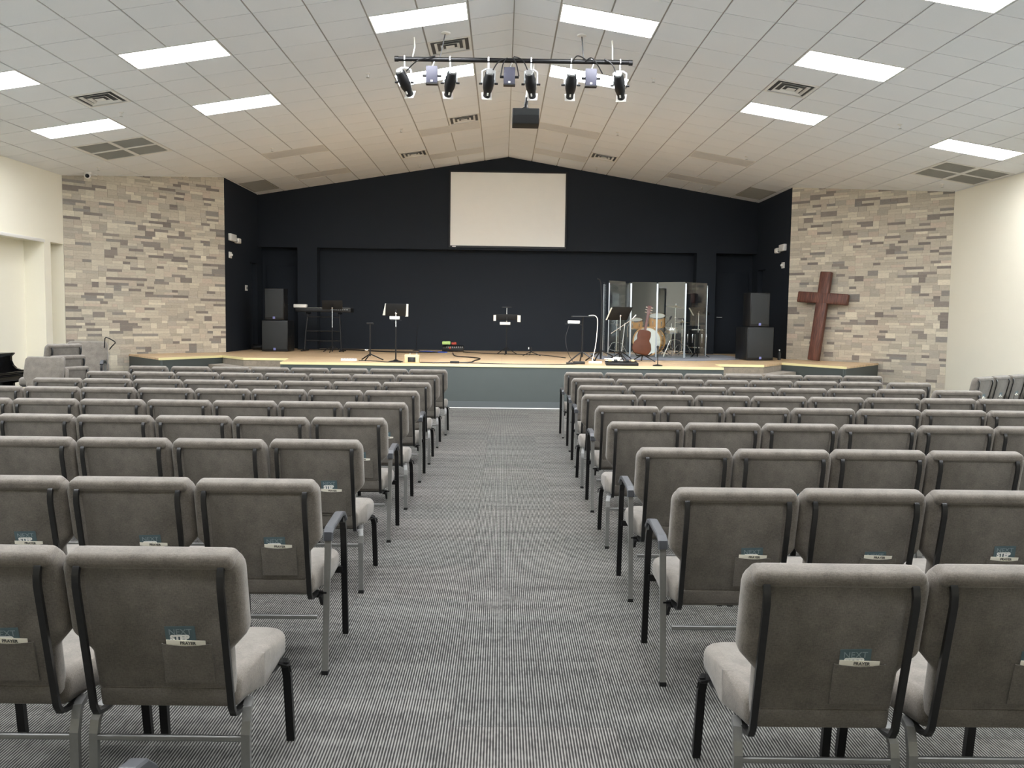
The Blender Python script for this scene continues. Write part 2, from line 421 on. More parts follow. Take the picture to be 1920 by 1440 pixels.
vname = {(-10, 1): 'square louvred ceiling vent on the far left slope beside a lit panel', (-2, 1): 'square louvred ceiling vent behind the left end of the light bar', (-2, 8): 'square louvred ceiling vent left of the projector', (-4, 12): 'square louvred ceiling vent above the left of the stage, nearest the black wall', (6, 1): 'square louvred ceiling vent between two lit panels on the right slope', (3, 12): 'square louvred ceiling vent above the right of the stage, nearest the black wall'}
for j0, j1, k in VENT:
    Mx, w, d = cell_frame(j0, j1, k, k + 1)
    t = thing('ceiling_vent', vname[(j0, k)], 'vent', group='square ceiling vents'); t.matrix_world = Mx
    m = MB(); ring(m, w - 0.02, d - 0.01, 0.035, -0.006, 0.012); part('frame', m, M['white'], t)
    part('throat', MB().box((0, 0, 0.012), (w - 0.07, d - 0.06, 0.004)), M['vent_dark'], t)
    m = MB()
    for q, (s0, s1, zz) in enumerate(((0.42, 0.34, -0.008), (0.26, 0.19, -0.016))):
        a = [(-s0 / 2, -s0 / 2), (s0 / 2, -s0 / 2), (s0 / 2, s0 / 2), (-s0 / 2, s0 / 2)]; b = [(x * s1 / s0, y * s1 / s0) for x, y in a]
        for i in range(4):
            p, q2 = a[i], a[(i + 1) % 4]; r_, s_ = b[(i + 1) % 4], b[i]
            vs = [(*p, zz), (*q2, zz), (*r_, zz + 0.02), (*s_, zz + 0.02)]; vs += [(x, y, z + 0.003) for x, y, z in vs]
            m.add(vs, [(3, 2, 1, 0), (4, 5, 6, 7), (0, 1, 5, 4), (2, 3, 7, 6)])
    m.box((0, 0, -0.012), (0.12, 0.12, 0.004))
    part('louvre', m, M['white'], t)
for (j0, j1, k), side in zip(RET, ('left', 'right')):
    Mx, w, d = cell_frame(j0, j1, k, k + 2)
    t = thing('return_air_grille', f'grey four-pane return air grille on the {side} slope in front of the stone wall', 'vent', group='four-pane return grilles'); t.matrix_world = Mx
    m = MB(); ring(m, w - 0.02, d - 0.01, 0.05, -0.004, 0.012); m.box((0, 0, 0.004), (0.06, d - 0.11, 0.016)); m.box((0, 0, 0.004), (w - 0.12, 0.06, 0.014)); part('frame', m, M['white'], t)
    for sx in (-1, 1):
        for sy in (-1, 1):
            m = MB(); pw, pd = (w - 0.18) / 2, (d - 0.17) / 2
            m.box((sx * (0.03 + pw / 2), sy * (0.03 + pd / 2), 0.012), (pw, pd, 0.004))
            for i in range(14): m.box((sx * (0.03 + pw / 2), sy * (0.03 + pd / 2) + pd * ((i + 0.5) / 14 - 0.5), 0.006), (pw, 0.008, 0.006))
            part('grille_pane', m, M['grille'], t)
for (j0, j1, k), side in zip(RET2, ('left', 'right')):
    Mx, w, d = cell_frame(j0, j1, k, k + 2)
    t = thing('return_air_grille', f'narrow grey return grille in the {side} corner above the stage', 'vent', group='corner return grilles'); t.matrix_world = Mx
    m = MB(); ring(m, w - 0.02, d - 0.01, 0.03, -0.004, 0.012); part('frame', m, M['grille'], t)
    m = MB(); m.box((0, 0, 0.012), (w - 0.09, d - 0.08, 0.004))
    for i in range(24): m.box((0, (d - 0.1) * ((i + 0.5) / 24 - 0.5), 0.006), (w - 0.09, 0.012, 0.006))
    part('grille_pane', m, M['grille'], t)

# ---- walls
PR = 0.36
zt = ceil_z(XL) + 0.05
WZ0, WZ1 = 0.85, 2.70
WINL = [(2.4, 4.6), (5.4, 7.6)]; WINA = [(9.4, 11.2), (11.6, 13.4)]; WINR = [(2.4, 4.6), (5.4, 7.6), (8.4, 10.6), (11.2, 13.2)]  # right-wall set is added, out of view, to brighten the ceiling
def pierced(m, x0, x1, ya, yb_, zt, win):
    e = ya
    for w0, w1 in win:
        m.box2((x0, e, 0), (x1, w0, zt)); m.box2((x0, w0, 0), (x1, w1, WZ0)); m.box2((x0, w0, WZ1), (x1, w1, zt)); e = w1
    m.box2((x0, e, 0), (x1, yb_, zt))
m = MB(); pierced(m, XL - 0.12, XL, YREAR, 9.0, zt, WINL); pierced(m, XL - PR - 0.12, XL - PR, 8.9, LA[1] + 0.4, 2.9, WINA)
m.box2((XL - 0.12, 9.0, 2.80), (XL, LA[1] + 0.1, zt))
m.box2((XL - PR, 8.9, 0), (XL - 0.001, 9.0, 2.8)); m.box2((XL - PR, 9.0, 2.8), (XL - 0.12, LA[1] + 0.3, 2.9))
m.box2((XL - PR, 15.20, 0), (XL, 15.42, 2.80))
m.box2((XL - PR, 15.86, 0), (XL - 0.005, 15.96, 2.85))
struct('wall_left', m, M['cream'])
struct('trim_1', MB().box2((XL - 0.02, 9.0, 2.775), (XL + 0.022, 15.20, 2.83), 0.004), M['white'])
zt = ceil_z(XRT) + 0.05
m = MB(); pierced(m, XRT, XRT + 0.12, YREAR, RA[1] + 0.1, zt, WINR); struct('wall_right', m, M['cream'])
nw = 0
for X, s_, win in ((XL, -1, WINL), (XL - PR, -1, WINA), (XRT, 1, WINR)):
    for w0, w1 in win:
        nw += 1; xa, xb = X + s_ * 0.03, X + s_ * 0.09; xa, xb = min(xa, xb), max(xa, xb); m = MB()
        for yy in (w0 + 0.03, (w0 + w1) / 2, w1 - 0.03): m.box2((xa, yy - 0.03, WZ0), (xb, yy + 0.03, WZ1))
        for zz in (WZ0 + 0.03, WZ1 - 0.03): m.box2((xa, w0, zz - 0.03), (xb, w1, zz + 0.03))
        wo = struct(f'window_{nw}', m, M['white'])  # the right-wall windows are added for their daylight
        part('pane', MB().box2((X + s_ * 0.058 - 0.002, w0, WZ0), (X + s_ * 0.058 + 0.002, w1, WZ1)), M['acrylic'], wo)
        L = bpy.data.lights.new('window_daylight', 'AREA'); L.shape = 'RECTANGLE'; L.size = WZ1 - WZ0; L.size_y = w1 - w0; L.cycles.is_portal = True
        lo = bpy.data.objects.new('window_daylight', L); COL.objects.link(lo); lo.location = (X + s_ * 0.13, (w0 + w1) / 2, (WZ0 + WZ1) / 2); lo.rotation_euler = (0, s_ * PI / 2, 0)
struct('baseboard_right', MB().box2((XRT - 0.014, YREAR, 0), (XRT, RA[1] - 0.02, 0.1)), M['stage_base'])
m = MB()
m.add([(XL, YREAR, 0), (XRT, YREAR, 0), (XRT, YREAR, ceil_z(XRT) + 0.05), (XR_, YREAR, RH + 0.05), (XL, YREAR, ceil_z(XL) + 0.05)] + [(XL, YREAR - 0.12, 0), (XRT, YREAR - 0.12, 0), (XRT, YREAR - 0.12, ceil_z(XRT) + 0.05), (XR_, YREAR - 0.12, RH + 0.05), (XL, YREAR - 0.12, ceil_z(XL) + 0.05)],
      [(4, 3, 2, 1, 0), (5, 6, 7, 8, 9), (0, 1, 6, 5), (1, 2, 7, 6), (2, 3, 8, 7), (3, 4, 9, 8), (4, 0, 5, 9)])
struct('wall_rear', m, M['cream'])
# ledge-stone walls: every stone its own face, tones vary stone by stone
TONES = [(rgb(214, 206, 186), 1.6), (rgb(205, 197, 178), 3.0), (rgb(196, 187, 169), 4.2), (rgb(187, 178, 161), 4.0), (rgb(194, 182, 165), 2.0), (rgb(180, 172, 158), 2.6), (rgb(142, 134, 126), 2.0), (rgb(144, 139, 132), 1.0), (rgb(132, 124, 117), 1.1), (rgb(198, 183, 166), 0.6)]
def stone_wall(name, A, B, seed):
    rnd = random.Random(seed); A, B = Vector((*A, 0)), Vector((*B, 0)); L = (B - A).length; d = (B - A) / L
    n = Vector((d.y, -d.x, 0)); n = n if n.y < 0 else -n
    Ht = 4.55; u = 0.052; rows = int(Ht / u) + 1; cw = 0.02; nc = int(L / cw)
    occ = [bytearray(nc + 1) for _ in range(rows + 2)]; vs, fs, tones = [], [], []
    def P(x, z, off): 
        p = A + d * x + n * off; zz = min(z, ceil_z(p.x) + 0.06); return (p.x, p.y, zz)
    vs += [P(0, 0, 0), P(L, 0, 0), P(L, 9, 0), P(0, 9, 0)]; fs.append((0, 1, 2, 3)); tones.append(rgb(160, 152, 138))
    vs += [P(0, 0, -0.12), P(L, 0, -0.12), P(L, 9, -0.12), P(0, 9, -0.12)]; fs.append((7, 6, 5, 4)); tones.append(rgb(160, 152, 138))
    fs += [(0, 3, 7, 4), (1, 5, 6, 2), (3, 2, 6, 7)]; tones += [rgb(160, 152, 138)] * 3
    for r in range(rows):
        x = 0
        while x < nc:
            if occ[r][x]: x += 1; continue
            free = 0
            while x + free < nc and not occ[r][x + free]: free += 1
            dark = rnd.random() < 0.16
            h = 2 if rnd.random() < (0.2 if dark else 0.3) else 1
            w = rnd.randint(7, 17) if h == 1 else rnd.randint(6, 12)
            if w > free or free - w < 5: w = free if free <= 21 else max(8, free // 2)
            if h == 2 and r + 1 < rows and any(occ[r + 1][x + i] for i in range(w)): h = 1
            for i in range(w):
                occ[r][x + i] = 1
                if h == 2: occ[r + 1][x + i] = 1
            a, b = x * cw + 0.0015, (x + w) * cw - 0.0015
            if x + w >= nc: b = L
            z0, z1 = r * u + 0.0015, (r + h) * u - 0.0015; o = rnd.uniform(0.002, 0.006)
            if P((a + b) / 2, z0, 0)[2] >= z0 - 1e-6:
                k = len(vs); vs += [P(a, z0, 0.0), P(b, z0, 0.0), P(b, z1, 0.0), P(a, z1, 0.0), P(a, z0, o), P(b, z0, o), P(b, z1, o), P(a, z1, o)]
                fs += [(k + 4, k + 5, k + 6, k + 7), (k, k + 1, k + 5, k + 4), (k + 1, k + 2, k + 6, k + 5), (k + 2, k + 3, k + 7, k + 6), (k + 3, k, k + 4, k + 7)]
                tt = TONES[6:9] if dark else TONES[:6] + TONES[9:]
                c = rnd.choices([q[0] for q in tt], [q[1] for q in tt])[0]; g = rnd.uniform(0.9, 1.1)
                tones += [tuple(min(1, q * g) for q in c[:3]) + (1,)] * 5
            x += w
    me = bpy.data.meshes.new(name); me.from_pydata(vs, [], fs); me.update()
    at = me.color_attributes.new('tone', 'FLOAT_COLOR', 'CORNER'); data = []
    for p, c in zip(me.polygons, tones): data += list(c) * p.loop_total
    at.data.foreach_set('color', data); me.materials.append(M['stone'])
    bm = bmesh.new(); bm.from_mesh(me); bmesh.ops.recalc_face_normals(bm, faces=bm.faces[:]); bm.to_mesh(me); bm.free()
    o = bpy.data.objects.new(name, me); COL.objects.link(o); o['kind'] = 'structure'; return o
stone_wall('wall_stone_left', LA, LB, 3); stone_wall('wall_stone_right', RB, RA, 5)
# black stage surround
SLX, SRX = LB[0], RB[0]
def gable(mb, xs, y0, y1, zb):
    """a wall strip between x positions with its top following the ceiling"""
    n = len(xs); vs = [(x, y, z) for y in (y0, y1) for x in xs for z in (zb, ceil_z(x) + 0.04)]
    fs = []
    for i in range(n - 1):
        a = 2 * i; fs += [(a, a + 2, a + 3, a + 1), (2 * n + a, 2 * n + a + 1, 2 * n + a + 3, 2 * n + a + 2), (a, 2 * n + a, 2 * n + a + 2, a + 2), (a + 1, a + 3, 2 * n + a + 3, 2 * n + a + 1)]
    fs += [(0, 1, 2 * n + 1, 2 * n), (2 * n - 2, 4 * n - 2, 4 * n - 1, 2 * n - 1)]
    mb.add(vs, fs)
m = MB(); zh = 3.19
gable(m, [SLX - 0.1, XR_, SRX + 0.1], YB, YB + 0.1, zh)
m.box2((-4.96, YB, ZS + 0.001), (-4.49, YB + 0.42, zh)); m.box2((4.71, YB, ZS + 0.001), (5.18, YB + 0.42, zh))
m.box2((-4.49, YB + 0.1, zh), (4.71, YB + 0.42, zh + 0.1)); m.box2((SLX - 0.1, YB + 0.1, zh), (-4.96, YB + 0.6, zh + 0.1)); m.box2((5.18, YB + 0.1, zh), (SRX + 0.1, YB + 0.6, zh + 0.1))
m.box2((-4.5, YB + 0.34, ZS - 0.2), (4.72, YB + 0.44, zh + 0.05))
struct('wall_stage_back', m, M['black_wall'])
for side, X, nm in ((-1, SLX, 'left'), (1, SRX, 'right')):
    yb0 = LB[1] if side < 0 else RB[1]
    m = MB(); xo = X + side * 0.12
    dz = 2.78
    # opening for a dark doorway close to the back corner
    for (ya, yb_, za) in ((yb0, 19.9, 0.3), (19.9, 20.5, dz), (20.5, YB + 0.6, 0.3)):
        m.box2((min(X, xo), ya, za), (max(X, xo), yb_, ceil_z(X) + 0.02))
    m.box2((min(X + side * 0.14, X + side * 0.2), 19.8, ZS - 0.1), (max(X + side * 0.14, X + side * 0.2), 20.6, dz + 0.1))
    struct(f'wall_stage_{nm}', m, M['black_wall'])
for n_, (x0, x1) in enumerate(((SLX, -4.96), (5.18, SRX))):
    d_ = part(f'door_{n_ + 1}', MB().box2((x0 - 0.05, YB + 0.36, ZS - 0.05), (x1 + 0.05, YB + 0.41, 3.22)), M['black_wall']); d_['kind'] = 'structure'
    lf = (x0 + 0.1, x1 - 0.06) if n_ == 0 else (x0 + 0.06, x1 - 0.1)
    part('door_leaf', MB().box2((lf[0], YB + 0.33, ZS + 0.01), (lf[1], YB + 0.365, 2.76), 0.004), M['black_wall'], d_)
    hx = lf[0] + 0.08
    hm = MB(); hm.tube([(hx, YB + 0.335, ZS + 0.9), (hx, YB + 0.28, ZS + 0.9)], 0.012); hm.bar([(hx - 0.01, YB + 0.28, ZS + 0.9), (hx + 0.12, YB + 0.28, ZS + 0.9)], 0.018, 0.02)
    part('door_handle', hm, M['silver'], d_)
struct('trim_2', MB().box2((-3.77, 14.385, 0.0), (3.81, 14.402, 0.012)), M['white'])

# ------------------------------------------------------------------ stage
A_ = [(-7.32, 16.65), (-6.12, 15.20), (-5.44, 16.50), (-4.78, 15.66), (-3.94, 15.66), (-3.77, 14.40)]
B_ = [(3.81, 14.40), (3.93, 15.45), (4.83, 15.45), (5.48, 16.42), (6.20, 15.15), (7.57, 16.85)]
st = thing('stage', 'raised stage with tan plank floor, grey front and angled side wings', 'stage', (0, 0, 0))
deck_poly = A_ + B_ + [(RB[0] - 0.012, RB[1] - 0.012), (SRX - 0.012, YB + 0.33), (SLX + 0.012, YB + 0.33), (LB[0] + 0.012, LB[1] - 0.012)]
part('deck', MB().prism(deck_poly, ZS - 0.035, ZS), M['planks'], st)
def face_strip(mb, pts, z0, z1, t=0.02, out=0.0):
    for p, q in zip(pts, pts[1:]):
        p, q = Vector((*p, 0)), Vector((*q, 0)); d = (q - p).normalized(); n = Vector((d.y, -d.x, 0))
        a, b = p + n * out, q + n * out; c, e = b - n * t, a - n * t
        mb.prism([(a.x, a.y), (b.x, b.y), (c.x, c.y), (e.x, e.y)], z0, z1)
CEN = []
m = MB(); face_strip(m, A_[0:3], 0.0, ZS - 0.035, 0.03, -0.006); part('left_wing_panel', m, M['stage_front'], st)
m = MB(); face_strip(m, [A_[4], A_[5], B_[0], B_[1]], 0.0, ZS - 0.035, 0.03, -0.006); part('front_panel', m, M['stage_front'], st)
m = MB(); face_strip(m, B_[3:6], 0.0, ZS - 0.035, 0.03, -0.006); part('right_wing_panel', m, M['stage_front'], st)
m = MB(); face_strip(m, [A_[5], B_[0]], 0.0, 0.115, 0.014, 0.008); part('base_board', m, M['stage_base'], st)
m = MB(); face_strip(m, A_[2:5], 0.0, ZS - 0.035, 0.03, -0.006); part('left_riser', m, M['step_carpet'], st)
m = MB(); face_strip(m, B_[1:4], 0.0, ZS - 0.035, 0.03, -0.006); part('right_riser', m, M['step_carpet'], st)
for pts in (A_[1:3], A_[2:5], [A_[5], B_[0]], B_[1:3], B_[3:5]):
    m = MB()
    for p, q in zip(pts, pts[1:]):
        p, q = Vector((*p, 0)), Vector((*q, 0)); d = (q - p).normalized(); n = Vector((d.y, -d.x, 0))
        a, b = p + n * 0.006, q + n * 0.006; c, e = q - n * 0.05, p - n * 0.05
        m.prism([(a.x, a.y), (b.x, b.y), (c.x, c.y), (e.x, e.y)], ZS - 0.036, ZS + 0.006)
    part('edge_strip', m, M['nosing'], st)
def steps(side, corner, riser_mid, riser_end, front_end, wing_tip):
    t = thing('carpeted_steps', f'taupe carpeted steps in the {side} notch of the stage', 'steps', (0, 0, 0), group='carpeted stage steps')
    c, rm, re, fe, wt = (Vector(p) for p in (corner, riser_mid, riser_end, front_end, wing_tip))
    dw = (wt - c).normalized(); df = (fe - re).normalized(); sx = 1 if side == 'right' else -1
    prev = (c + Vector((sx * -0.012, -0.012)), rm + Vector((0, -0.014)), re + Vector((sx * 0.014, -0.014)))
    c = prev[0]; re = prev[2]
    for i in range(4):
        z = 0.596 - 0.149 * i; k = 0.36 * (i + 1)
        a = c + dw * k; b = rm + Vector((sx * 0.10, -1)).normalized() * k * 1.0; e = re + df * k
        if i == 3: e = re + df * min(k, (fe - re).length - 0.01)
        poly = [prev[0], prev[1], prev[2], e, b, a]
        part('tread', MB().prism([(p.x, p.y) for p in poly], 0.0, z), M['step_carpet'], t)
        prev = (a, b, e)
steps('left', (-5.44, 16.49), (-4.78, 15.65), (-3.95, 15.65), (-3.78, 14.40), (-6.12, 15.20))
steps('right', (5.48, 16.41), (4.83, 15.44), (3.94, 15.44), (3.82, 14.40), (6.20, 15.15))

# ------------------------------------------------------------------ chairs
HW = 0.252; LEAN = math.radians(11.8)
BK = TR(0, 0.092, 0.39) @ RX(PI / 2 + LEAN)   # local x across, y up the back, z towards the rear
def rounded(pts, rads, n=5):
    out = []; N = len(pts)
    for i, p in enumerate(pts):
        r = rads[i]; P = Vector(p); a = (Vector(pts[i - 1]) - P); b = (Vector(pts[(i + 1) % N]) - P)
        if r <= 0: out.append(tuple(P)); continue
        a.normalize(); b.normalize(); ang = a.angle(b); d = r / math.tan(ang / 2)
        s, e = P + a * d, P + b * d; cen = P + (a + b).normalized() * (r / math.sin(ang / 2))
        v0, v1 = s - cen, e - cen; tot = v0.angle(v1); sg = 1 if v0.x * v1.y - v0.y * v1.x > 0 else -1
        for k in range(n + 1):
            t = sg * tot * k / n; out.append((cen.x + v0.x * math.cos(t) - v0.y * math.sin(t), cen.y + v0.x * math.sin(t) + v0.y * math.cos(t)))
    return out
def chair_meshes(fab, backfab):
    D = {}
    out = rounded([(-0.195, 0.0), (0.195, 0.0), (0.2, 0.165), (HW, 0.225), (HW, 0.476), (-HW, 0.476), (-HW, 0.225), (-0.2, 0.165)], [0.02, 0.02, 0.02, 0.04, 0.055, 0.055, 0.04, 0.02])
    D['backrest'] = MB().slab(out, 0.07, 0.024, BK @ TR(0, 0, -0.07), 4).slab(rounded([(0.016 - HW, 0.431), (HW - 0.016, 0.431), (HW - 0.016, 0.4775), (0.016 - HW, 0.4775)], [0.0222] * 4, 6), 0.07, 0.017, BK @ TR(0, 0, -0.06), 4).mesh('backrest', fab)
    m = MB()
    m.slab(rounded([(-0.186, 0.052), (0.186, 0.052), (0.186, 0.447), (-0.186, 0.447)], [0.01] * 4, 3), 0.007, 0.002, BK @ TR(0, 0, -0.004), 2)
    m.slab(rounded([(-0.186, -0.012), (0.186, -0.012), (0.186, 0.048), (-0.186, 0.048)], [0.008] * 4, 3), 0.006, 0.002, BK @ TR(0, 0, -0.004), 2)
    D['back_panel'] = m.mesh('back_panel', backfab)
    # stitched pocket, slightly open at the top
    m = MB(); n = 8; x0, x1, y0, y1 = 0.012, 0.152, 0.072, 0.2; vs = []
    for iy in range(4):
        for ix in range(n + 1):
            x = x0 + (x1 - x0) * ix / n; y = y0 + (y1 - y0) * iy / 3
            b = math.sin(PI * ix / n)
            vs.append((x, y - (0.005 * b if iy == 3 else 0), 0.0085 + 0.004 * b * (iy / 3) ** 1.5))
    N = len(vs); vs += [(x, y, z - 0.0018) for x, y, z in vs]; fs = []
    for iy in range(3):
        for ix in range(n):
            a = iy * (n + 1) + ix; q = (a, a + 1, a + n + 2, a + n + 1); fs += [q, tuple(N + i for i in q[::-1])]
    for ix in range(n): a = 3 * (n + 1) + ix; fs.append((a, a + 1, N + a + 1, N + a))
    m.add(vs, fs, True, BK); m.tube([(x0, y1, 0.006), (x0, y0, 0.006), (x1, y0, 0.006), (x1, y1, 0.006)], 0.0022, 5, BK, up=(0, 0, 1))
    D['pocket'] = m.mesh('pocket', backfab)
    seat = rounded([(-0.205, 0.12), (0.205, 0.12), (0.23, 0.30), (0.229, 0.61), (-0.229, 0.61), (-0.23, 0.30)], [0.03, 0.03, 0.1, 0.07, 0.07, 0.1], 6)
    m = MB().slab(seat, 0.105, 0.036, TR(0, 0, 0.352), 4)
    m.v = [(x, y, z - (0.035 * ((y - 0.42) / 0.19) ** 2 if y > 0.42 else 0) + (0.008 * max(0, 1 - (x / 0.2) ** 2) if z > 0.43 else 0)) for x, y, z in m.v]
    D['seat'] = m.mesh('seat', fab)
    for s, k in ((-1, 'barL'), (1, 'barR')):
        x = s * 0.2
        D[k] = MB().sweep([(x, 0.022, 0.833), (x, 0.006, 0.829), (x, -0.007, 0.816), (x, -0.0125, 0.795), (x, -0.0115, 0.765), (x, 0.071, 0.385), (x, 0.088, 0.358), (x, 0.13, 0.348), (x, 0.22, 0.345)], [(0.006, 0.0095), (-0.006, 0.0095), (-0.006, -0.0095), (0.006, -0.0095)], (1, 0, 0), smooth=True).mesh('back_bar', M['bar_steel'])
        D['rleg' + k[-1]] = MB().sweep([(x + s * 0.012, 0.2, 0.352), (x + s * 0.02, 0.15, 0.345), (x + s * 0.025, 0.13, 0.315), (x + s * 0.025, 0.12, 0.28), (x + s * 0.027, 0.115, 0.012)], [(0.009, 0.013), (-0.009, 0.013), (-0.009, -0.013), (0.009, -0.013)], (1, 0, 0)).mesh('leg', M['steel'])
        D['rfoot' + k[-1]] = MB().box((x + s * 0.027, 0.115, 0.009), (0.028, 0.021, 0.018)).mesh('foot_cap', M['rubber'])
        D['fleg' + k[-1]] = MB().sweep([(x, 0.45, 0.337), (x + s * 0.008, 0.54, 0.33), (x + s * 0.016, 0.572, 0.316), (x + s * 0.02, 0.590, 0.292), (x + s * 0.022, 0.600, 0.255), (x + s * 0.025, 0.632, 0.012)], [(0.011, 0.014), (-0.011, 0.014), (-0.011, -0.014), (0.011, -0.014)], (1, 0, 0)).mesh('leg', M['black_steel'])  # front leg in black: shade under the seat put into the colour
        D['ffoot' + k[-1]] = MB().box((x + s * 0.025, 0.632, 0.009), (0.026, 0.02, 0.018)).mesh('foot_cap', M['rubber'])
        ax = s * 0.243
        D['arleg' + k[-1]] = MB().sweep([(ax, 0.262, 0.588), (ax, 0.245, 0.575), (ax, 0.236, 0.54), (ax, 0.165, 0.012)], [(0.009, 0.013), (-0.009, 0.013), (-0.009, -0.013), (0.009, -0.013)], (1, 0, 0)).mesh('leg', M['steel'])
        D['arfoot' + k[-1]] = MB().box((ax, 0.165, 0.009), (0.028, 0.021, 0.018)).mesh('foot_cap', M['rubber'])
        D['afleg' + k[-1]] = MB().sweep([(ax, 0.5, 0.592), (ax, 0.56, 0.572), (ax, 0.585, 0.53), (ax, 0.592, 0.48), (ax, 0.638, 0.012)], [(0.011, 0.014), (-0.011, 0.014), (-0.011, -0.014), (0.011, -0.014)], (1, 0, 0)).mesh('leg', M['black_steel'])  # armrest front leg also black, carrying the seat's shade in its colour
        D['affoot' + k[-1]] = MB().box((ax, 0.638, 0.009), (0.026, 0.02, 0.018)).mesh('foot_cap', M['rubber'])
        D['pad' + k[-1]] = MB().bar([(ax, 0.232, 0.562), (ax, 0.24, 0.592), (ax, 0.268, 0.606), (ax, 0.48, 0.622), (ax, 0.53, 0.612), (ax, 0.572, 0.578)], 0.022, 0.042, (1, 0, 0)).mesh('armrest', M['arm_pad'])
        m = MB(); m.prism([(0.16, 0.34), (0.235, 0.34), (0.23, 0.30), (0.2, 0.29)], -0.006, 0.006, TR(ax - s * 0.02, 0, 0) @ Matrix(((0, 0, 1, 0), (1, 0, 0, 0), (0, 1, 0, 0), (0, 0, 0, 1)))); m.box((ax - s * 0.028, 0.59, 0.33), (0.05, 0.02, 0.03)); m.box((ax - s * 0.025, 0.21, 0.335), (0.05, 0.02, 0.025))
        D['bracket' + k[-1]] = m.mesh('arm_bracket', M['black_steel'])
        D['hook' + k[-1]] = MB().tube([(s * 0.19, 0.5, 0.34), (s * 0.245, 0.5, 0.33), (s * 0.25, 0.52, 0.325), (s * 0.245, 0.545, 0.32), (s * 0.19, 0.55, 0.32)], 0.0035, 6).tube([(s * 0.247, 0.53, 0.325), (s * 0.25, 0.532, 0.295)], 0.0035, 6).mesh('ganging_hook', M['black_steel'])
    D['stretcher'] = MB().bar([(-0.222, 0.118, 0.268), (0.222, 0.118, 0.268)], 0.014, 0.018).mesh('stretcher', M['steel'])
    D['rail'] = MB().box((0, 0.35, 0.348), (0.36, 0.34, 0.012)).mesh('seat_pan', M['black_steel'])
    return D
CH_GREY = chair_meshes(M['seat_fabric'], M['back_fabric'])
def make_chair(D, label, group, arm='', hook='', pocket=True):
    t = thing('stacking_chair', label, 'chair', (0, 0, -30), 0, group)
    b = part('backrest', D['backrest'], None, t); part('back_panel', D['back_panel'], None, t)
    if pocket: part('pocket', D['pocket'], None, t)
    part('seat', D['seat'], None, t); part('seat_pan', D['rail'], None, t)
    part('stretcher', D['stretcher'], None, t)
    for s in 'LR':
        part('back_bar', D['bar' + s], None, t)
        a = 'a' if s in arm else ''
        for w in ('rleg', 'fleg'):
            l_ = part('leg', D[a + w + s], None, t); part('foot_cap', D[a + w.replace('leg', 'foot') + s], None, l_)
        if a: part('armrest', D['pad' + s], None, t); part('arm_bracket', D['bracket' + s], None, t)
        if s in hook: part('ganging_hook', D['hook' + s], None, t)
    return t
ORD = ['first', 'second', 'third', 'fourth', 'fifth', 'sixth', 'seventh', 'eighth', 'ninth', 'tenth']
PROTO = {}
def chair(key, loc, rz, label, group, fab='grey'):
    if key not in PROTO:
        arm, hook = key
        PROTO[key] = make_chair(CH_GREY, label, group, arm, hook); c = PROTO[key]; c.location = loc; c.rotation_euler = (0, 0, rz); return c
    return dup(PROTO[key], loc, rz, label, group)
W = 0.508
YR = [2.219, 3.264, 4.312, 5.423, 6.448, 7.468, 8.477, 9.518, 10.644]; XRr = [0.663, 0.679, 0.705, 0.691, 0.724, 0.717, 0.773, 0.792, 0.795]; NR = [2, 3, 4, 6, 7, 8, 8, 8, 8]
YL = [2.318, 3.352, 4.456, 5.478, 6.508, 7.579, 8.612, 9.734, 10.845]; XLr = [-0.718, -0.726, -0.737, -0.742, -0.722, -0.737, -0.717, -0.717, -0.694]; NL = [2, 3, 4, 5, 7, 8, 8, 8, 8]
ARM_R = {1, 2, 4, 6, 7, 8}; ARM_L = {1, 3, 5}
# cards and envelopes sticking out of the seat pockets
def card_meshes():
    D = {}
    CM = BK @ TR(0.072, 0.204, 0.0045)
    D['card'] = MB().box((0, -0.015, 0), (0.086, 0.13, 0.0008), Mx=CM @ RZ(0.03)).mesh('info_card', M['teal'])
    t1 = text_mesh('NEXT', 0.026, M['pale_ink'], 0.0); t1.transform(CM @ RZ(0.03) @ TR(0, 0.031, 0.0005)); D['next'] = t1
    t2 = text_mesh('STEP', 0.026, M['white_ink'], 0.0016); t2.transform(CM @ RZ(0.03) @ TR(-0.003, 0.011, 0.0005)); D['step'] = t2
    EM = BK @ TR(0.079, 0.151, 0.0064)
    D['env'] = MB().box((0, 0, 0), (0.112, 0.09 + 0.03, 0.0012), Mx=EM @ RZ(-0.02)).mesh('prayer_card', M['paper'])
    t3 = text_mesh('PRAYER', 0.013, M['ink'], 0.0004); t3.transform(EM @ RZ(-0.02) @ TR(0.006, 0.0505, 0.0008)); D['prayer'] = t3
    return D
CD = card_meshes()
CPROTO = {}
def card_set(loc, rz, where, dz=0.0, dx=0.0):
    l2 = (loc[0] + dx, loc[1] - dz * 0.2, loc[2] + dz)
    if not CPROTO:
        t = thing('info_card', f'teal next step card, {where}', 'card', l2, rz, 'teal cards in chair pockets')
        part('card', CD['card'], None, t); part('lettering', CD['next'], None, t); s_ = part('lettering', CD['step'], None, t); s_['label'] = 'bold white lettering'
        e = thing('prayer_card', f'cream prayer card, {where}', 'card', loc, rz, 'cream prayer cards in chair pockets')
        part('card', CD['env'], None, e); part('lettering', CD['prayer'], None, e); CPROTO['a'] = t; CPROTO['b'] = e
    else:
        dup(CPROTO['a'], l2, rz, f'teal next step card, {where}')
        dup(CPROTO['b'], loc, rz, f'cream prayer card, {where}')
CARDS = {('left', 0): (0, 1), ('left', 1): (0, 1, 2), ('left', 2): (0,), ('left', 3): (0,), ('left', 4): (0,), ('left', 5): (0,), ('right', 0): (0, 1), ('right', 1): (0, 1, 2), ('right', 2): (1, 2)}
